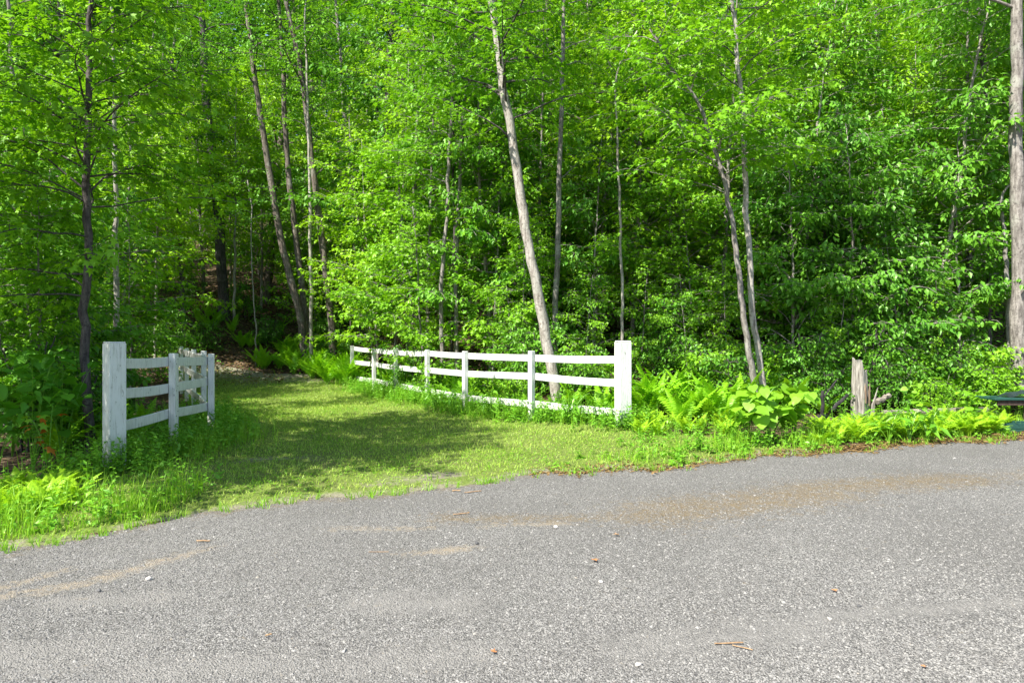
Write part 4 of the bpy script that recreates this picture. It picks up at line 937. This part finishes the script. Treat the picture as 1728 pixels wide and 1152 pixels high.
# ------------------------------------------------------------------ stump, log, charred branches, bench
def stump():
    g = on_ground(1453, 12.0); t = thing('broken_stump', 'tall broken grey stump with a splintered top standing behind the yellow ferns', 'stump', tuple(g))
    rng = np.random.default_rng(3); n = 22; th = np.linspace(0, 6.283, n, endpoint=False)
    # outer shell: higher on its left side
    top = np.where(np.cos(th) < -.05, 1.08+.02*np.sin(th*5), .88+.04*np.sin(th*7)) + rng.normal(0, .012, n)
    lev = np.linspace(0, 1, 9); a = Acc(); V = []
    for f in lev:
        r = (.152-.035*f+.03*np.exp(-f*6))*(1+.10*np.sin(th*3+.7)+.06*np.sin(th*7)+rng.normal(0, .03, n))
        V.append(np.stack([np.cos(th)*r-.02*f, np.sin(th)*r*.85, -.05+(top+.05)*f], -1))
    inner = []
    for f in (1.0, .72):
        r = .08*(1+rng.normal(0, .12, n)); inner.append(np.stack([np.cos(th)*r-.02, np.sin(th)*r*.85, top*f-.03], -1))
    V = np.concatenate(V+inner); rows = 11; T = []
    for i in range(rows-1):
        for j in range(n):
            A = i*n+j; B = i*n+(j+1) % n; T += [(A, B, B+n), (A, B+n, A+n)]
    V = np.concatenate([V, [[-.02, 0, .6]]]); T += [((rows-1)*n+j, (rows-1)*n+(j+1) % n, len(V)-1) for j in range(n)]
    a.add(V, T); link('shell', a.mesh('shell', M['old_wood']), t)
    for k in range(9):
        a = Acc(); az = rng.uniform(3.3, 6.1); r = rng.uniform(.08, .155); h0 = rng.uniform(.1, .35); h1 = rng.uniform(.3, .48)
        p = np.array([math.cos(az)*r, math.sin(az)*r, h0]); tube(a, [p, p+(math.cos(az)*.01, math.sin(az)*.01, h1*.6), p+(math.cos(az)*.05*rng.random(), -.02, h1)], [.022, .018, .003], 5)
        link('splinter', a.mesh('splinter', M['rot_wood'] if k % 2 else M['old_wood']), t)
    for sx, h in ((.14, .5), (.165, .6)):
        a = Acc(); tube(a, [(sx, -.06, 0), (sx+.02, -.08, h*.6), (sx+.09, -.08, h)], [.03, .02, .003], 5); link('splinter', a.mesh('splinter', M['old_wood']), t)
stump()
def log(name, label, p, q, r, mat, cat='log', sides=10, seed=1):
    rng = np.random.default_rng(seed); P = np.linspace(p, q, 7); b = P[0].copy(); P = P-b; P[1:-1] += rng.normal(0, r*.2, (5, 3))
    a = Acc(); tube(a, np.concatenate([[P[0]-(P[1]-P[0])*.01], P]), np.concatenate([[.001], np.full(7, r)*rng.uniform(.85, 1.1, 7)]), sides, True, rng=rng, rough=.07)
    o = link(name, a.mesh(name, mat, False), None, tuple(b)); return tag(o, label, cat)
def gp(px, d, h): p = on_ground(px, d); p[2] += h; return p
log('weathered_log', 'long grey weathered log lying behind the yellow ferns', gp(1490, 11.6, .20), gp(1670, 11.7, .22), .06, M['log'])
log('broken_log', 'short broken log end lying just right of the stump', gp(1480, 11.8, .36), gp(1500, 12.1, .42), .045, M['log'], seed=4)
log('charred_post', 'upright black charred stick left of the stump', gp(1386, 11.5, -.05), gp(1389, 11.5, .62), .03, M['char'], 'stick', 7, 5)
log('charred_branch', 'black charred branch slanting up towards the stump', gp(1402, 11.7, .25), gp(1430, 11.9, .48), .032, M['char'], 'branch', 7, 6)
log('charred_twig', 'thin black arched twig above the charred branch', gp(1390, 11.6, .50), gp(1414, 11.7, .80), .012, M['char'], 'twig', 5, 7)
log('charred_log', 'black charred log end at the ground left of the stump', gp(1372, 11.5, .12), gp(1396, 11.7, .15), .06, M['char'], 'log', 9, 8)
def bench():
    g = on_ground(1740, 11.6); x0 = g[0]-.78; z = .56
    t = thing('green_bench', 'low dark green wooden bench with a mossy top by the stout grey trunk', 'bench', (x0+.9, 11.6, 0))
    for k in range(3):
        a = Acc(); box(a, (0, -.17+.17*k, z-.02), (1, 0), .9, .08, .02, .006); link('slat', a.mesh('slat', M['green_paint']), t)
    a = Acc(); box(a, (0, -.20, z-.085), (1, 0), .84, .015, .043, .004); link('apron', a.mesh('apron', M['dark_wood']), t)
    for sx in (-.3, .72):
        for sy in (-.15, .15):
            a = Acc(); box(a, (sx, sy, (z-.13)/2-.02), (1, 0), .045, .03, (z-.09)/2, .005); link('leg', a.mesh('leg', M['dark_wood']), t)
    # folded sheet and white tub resting on it
    rng = np.random.default_rng(8); a = Acc(); n = 14; u = np.linspace(-1, 1, n); X, Y = np.meshgrid(u*.34, u*.17)
    Z = .09*(1-(X/.34)**2)*(1-.6*(Y/.17)**2)+.02*np.sin(X*22+Y*9)*np.sin(Y*25); V = np.concatenate([np.stack([X, Y, Z+.012], -1).reshape(-1, 3), np.stack([X, Y, 0*Z], -1).reshape(-1, 3)])
    i = (np.arange(n-1)[:, None]*n+np.arange(n-1)[None]).ravel(); T = np.concatenate([np.stack([i, i+1, i+n+1], -1), np.stack([i, i+n+1, i+n], -1)])
    a.add(V, np.concatenate([T, T[:, ::-1]+n*n])); tag(link('plastic_sheet', a.mesh('plastic_sheet', M['tarp'], True), None, (x0+.62, 11.58, z+.003)), 'crumpled black green plastic sheet lying on the bench top', 'sheet')
    a = Acc(); th = np.linspace(0, 6.283, 16, endpoint=False); prof = [(.001, 0), (.075, 0), (.085, .10), (.09, .105), (.09, .115), (.08, .115), (.074, .02), (.001, .015)]
    V = np.concatenate([np.stack([np.cos(th)*r, np.sin(th)*r, np.full(16, h)], -1) for r, h in prof]); T = []
    for i in range(len(prof)-1):
        for j in range(16): A = i*16+j; B = i*16+(j+1) % 16; T += [(A, B, B+16), (A, B+16, A+16)]
    a.add(V, T); tag(link('plastic_tub', a.mesh('plastic_tub', M['white_plastic'], True), None, (x0+.74, 11.46, z+.10)), 'white plastic tub on the sheet on the green bench', 'tub')
    b = on_ground(1690, 10.95); t = thing('green_planter', 'low green painted timber box at the gravel edge in front of the bench', 'planter', (b[0]+.6, 11.1, 0))
    for k, zc in enumerate((.05, .145)):
        a = Acc(); box(a, (0, -.16, zc), (1, 0), .6, .02, .045, .004); link('board', a.mesh('board', M['green_paint']), t)
        a = Acc(); box(a, (0, .16, zc), (1, 0), .6, .02, .045, .004); link('board', a.mesh('board', M['green_paint']), t)
        a = Acc(); box(a, (-.58, 0, zc-.001), (1, 0), .018, .139, .044, .004); link('board', a.mesh('board', M['green_paint']), t)
        a = Acc(); box(a, (.58, 0, zc-.001), (1, 0), .018, .139, .044, .004); link('board', a.mesh('board', M['green_paint']), t)
    a = Acc(); box(a, (0, 0, .07), (1, 0), .555, .135, .07, .01); link('soil', a.mesh('soil', M['soil']), t)
bench()

# ------------------------------------------------------------------ small loose things on the gravel
def rp(px, py):
    d = CAM_H*1152/(py-576); x = (px-864)/1152*d; return np.array([x, d, float(road_z(x, d))])
def stick(label, p0, p1, r=.005, seed=1):
    a, b = rp(*p0), rp(*p1); a[2] += r*1.4+.004; b[2] += r*1.4+.006; return log('stick', label, a, b, r, M['stick'], 'stick', 5, seed)
stick('longest tan stick on the gravel in the near right of the drive', (1206, 1091), (1254, 1090), .004, 21)
stick('thin tan twig touching the end of the longest stick', (1236, 1093), (1270, 1102), .003, 22)
stick('short tan stick on the gravel in front of the middle of the lane', (765, 871), (792, 868), .005, 23)
stick('pale thin twig at the gravel edge below the lane entrance', (784, 834), (812, 831), .006, 24)
stick('pale stick lying beside the thin twig at the gravel edge', (763, 831), (777, 831), .006, 25)
stick('dark twig on the gravel near the end of the sandy track', (332, 917), (354, 918), .005, 26)
stick('thin pale straw on the gravel left of the middle', (622, 934), (656, 934), .002, 27)
stick('short brown stick low on the gravel at left', (448, 1076), (458, 1074), .005, 28)
def curl(name, label, px, py, s, mat='orange_leaf', seed=1):
    rng = np.random.default_rng(seed); v = MAPLE[0].copy(); v[:, 2] = .25*np.abs(v[:, 0])+.12*v[:, 1]**2+rng.normal(0, .04, len(v)); v[:, 1] -= .4; a = Acc(); a.add(v*s, MAPLE[1])
    p = rp(px, py); o = link(name, a.mesh(name, M[mat]), None, (p[0], p[1], p[2]+.012)); o.rotation_euler = (0, 0, rng.uniform(0, 6.28)); return tag(o, label, 'leaf')
curl('fallen_leaf', 'orange brown fallen leaf on the gravel right of the middle', 1004, 948, .06, seed=1)
curl('fallen_leaf', 'small bright orange fallen leaf near the bottom of the drive', 833, 1106, .035, seed=2)
curl('fallen_leaf', 'brown fallen leaf on the gravel right of the longest stick, towards the wood', 1408, 999, .04, seed=3)
curl('fallen_leaf', 'small orange leaf on the near gravel at the lower right', 1558, 1132, .03, seed=4)
curl('fallen_leaf', 'tan fallen leaf on the gravel by the drifted needles', 1040, 903, .05, 'stick', 5)
def stone(label, px, py, s, mat, seed):
    import bmesh
    rng = np.random.default_rng(seed); bm = bmesh.new(); bmesh.ops.create_icosphere(bm, subdivisions=2, radius=1)
    V = np.array([v.co[:] for v in bm.verts]); T = np.array([[v.index for v in f.verts] for f in bm.faces]); bm.free()
    k = 1+.16*np.sin(V[:, 0]*3+seed)+.14*np.sin(V[:, 1]*4+seed*2)+rng.normal(0, .05, len(V)); V = V*k[:, None]*np.array([1, .75, .55])*s
    a = Acc(); a.add(V, T); p = rp(px, py); o = link('stone', a.mesh('stone', M[mat]), None, (p[0], p[1], p[2]+s*.38)); o.rotation_euler = (0, 0, rng.uniform(0, 6)); return tag(o, label, 'stone')
for lab, px, py, s, mat in (('largest pale tan stone on the gravel at left, between sandy track and grass', 252, 980, .022, 'pale_stone'), ('small black stone on the gravel just left below the pale tan stone', 167, 1000, .018, 'grey_stone'),
    ('pale stone on the brown needle drift in the middle of the drive', 938, 891, .022, 'pale_stone'), ('white flat stone low on the gravel near the longest stick', 1400, 1047, .014, 'pale_stone'), ('white stone low on the drive, right of the small orange leaf', 1078, 1127, .016, 'pale_stone'),
    ('dark stone at the lower right of the pale dust patch', 1450, 1024, .014, 'grey_stone'), ('dark stone on the far gravel in front of the lane', 805, 919, .018, 'grey_stone'), ('white bright stone on the gravel at the middle right', 1014, 983, .016, 'pale_stone')):
    stone(lab, px, py, s, mat, px)
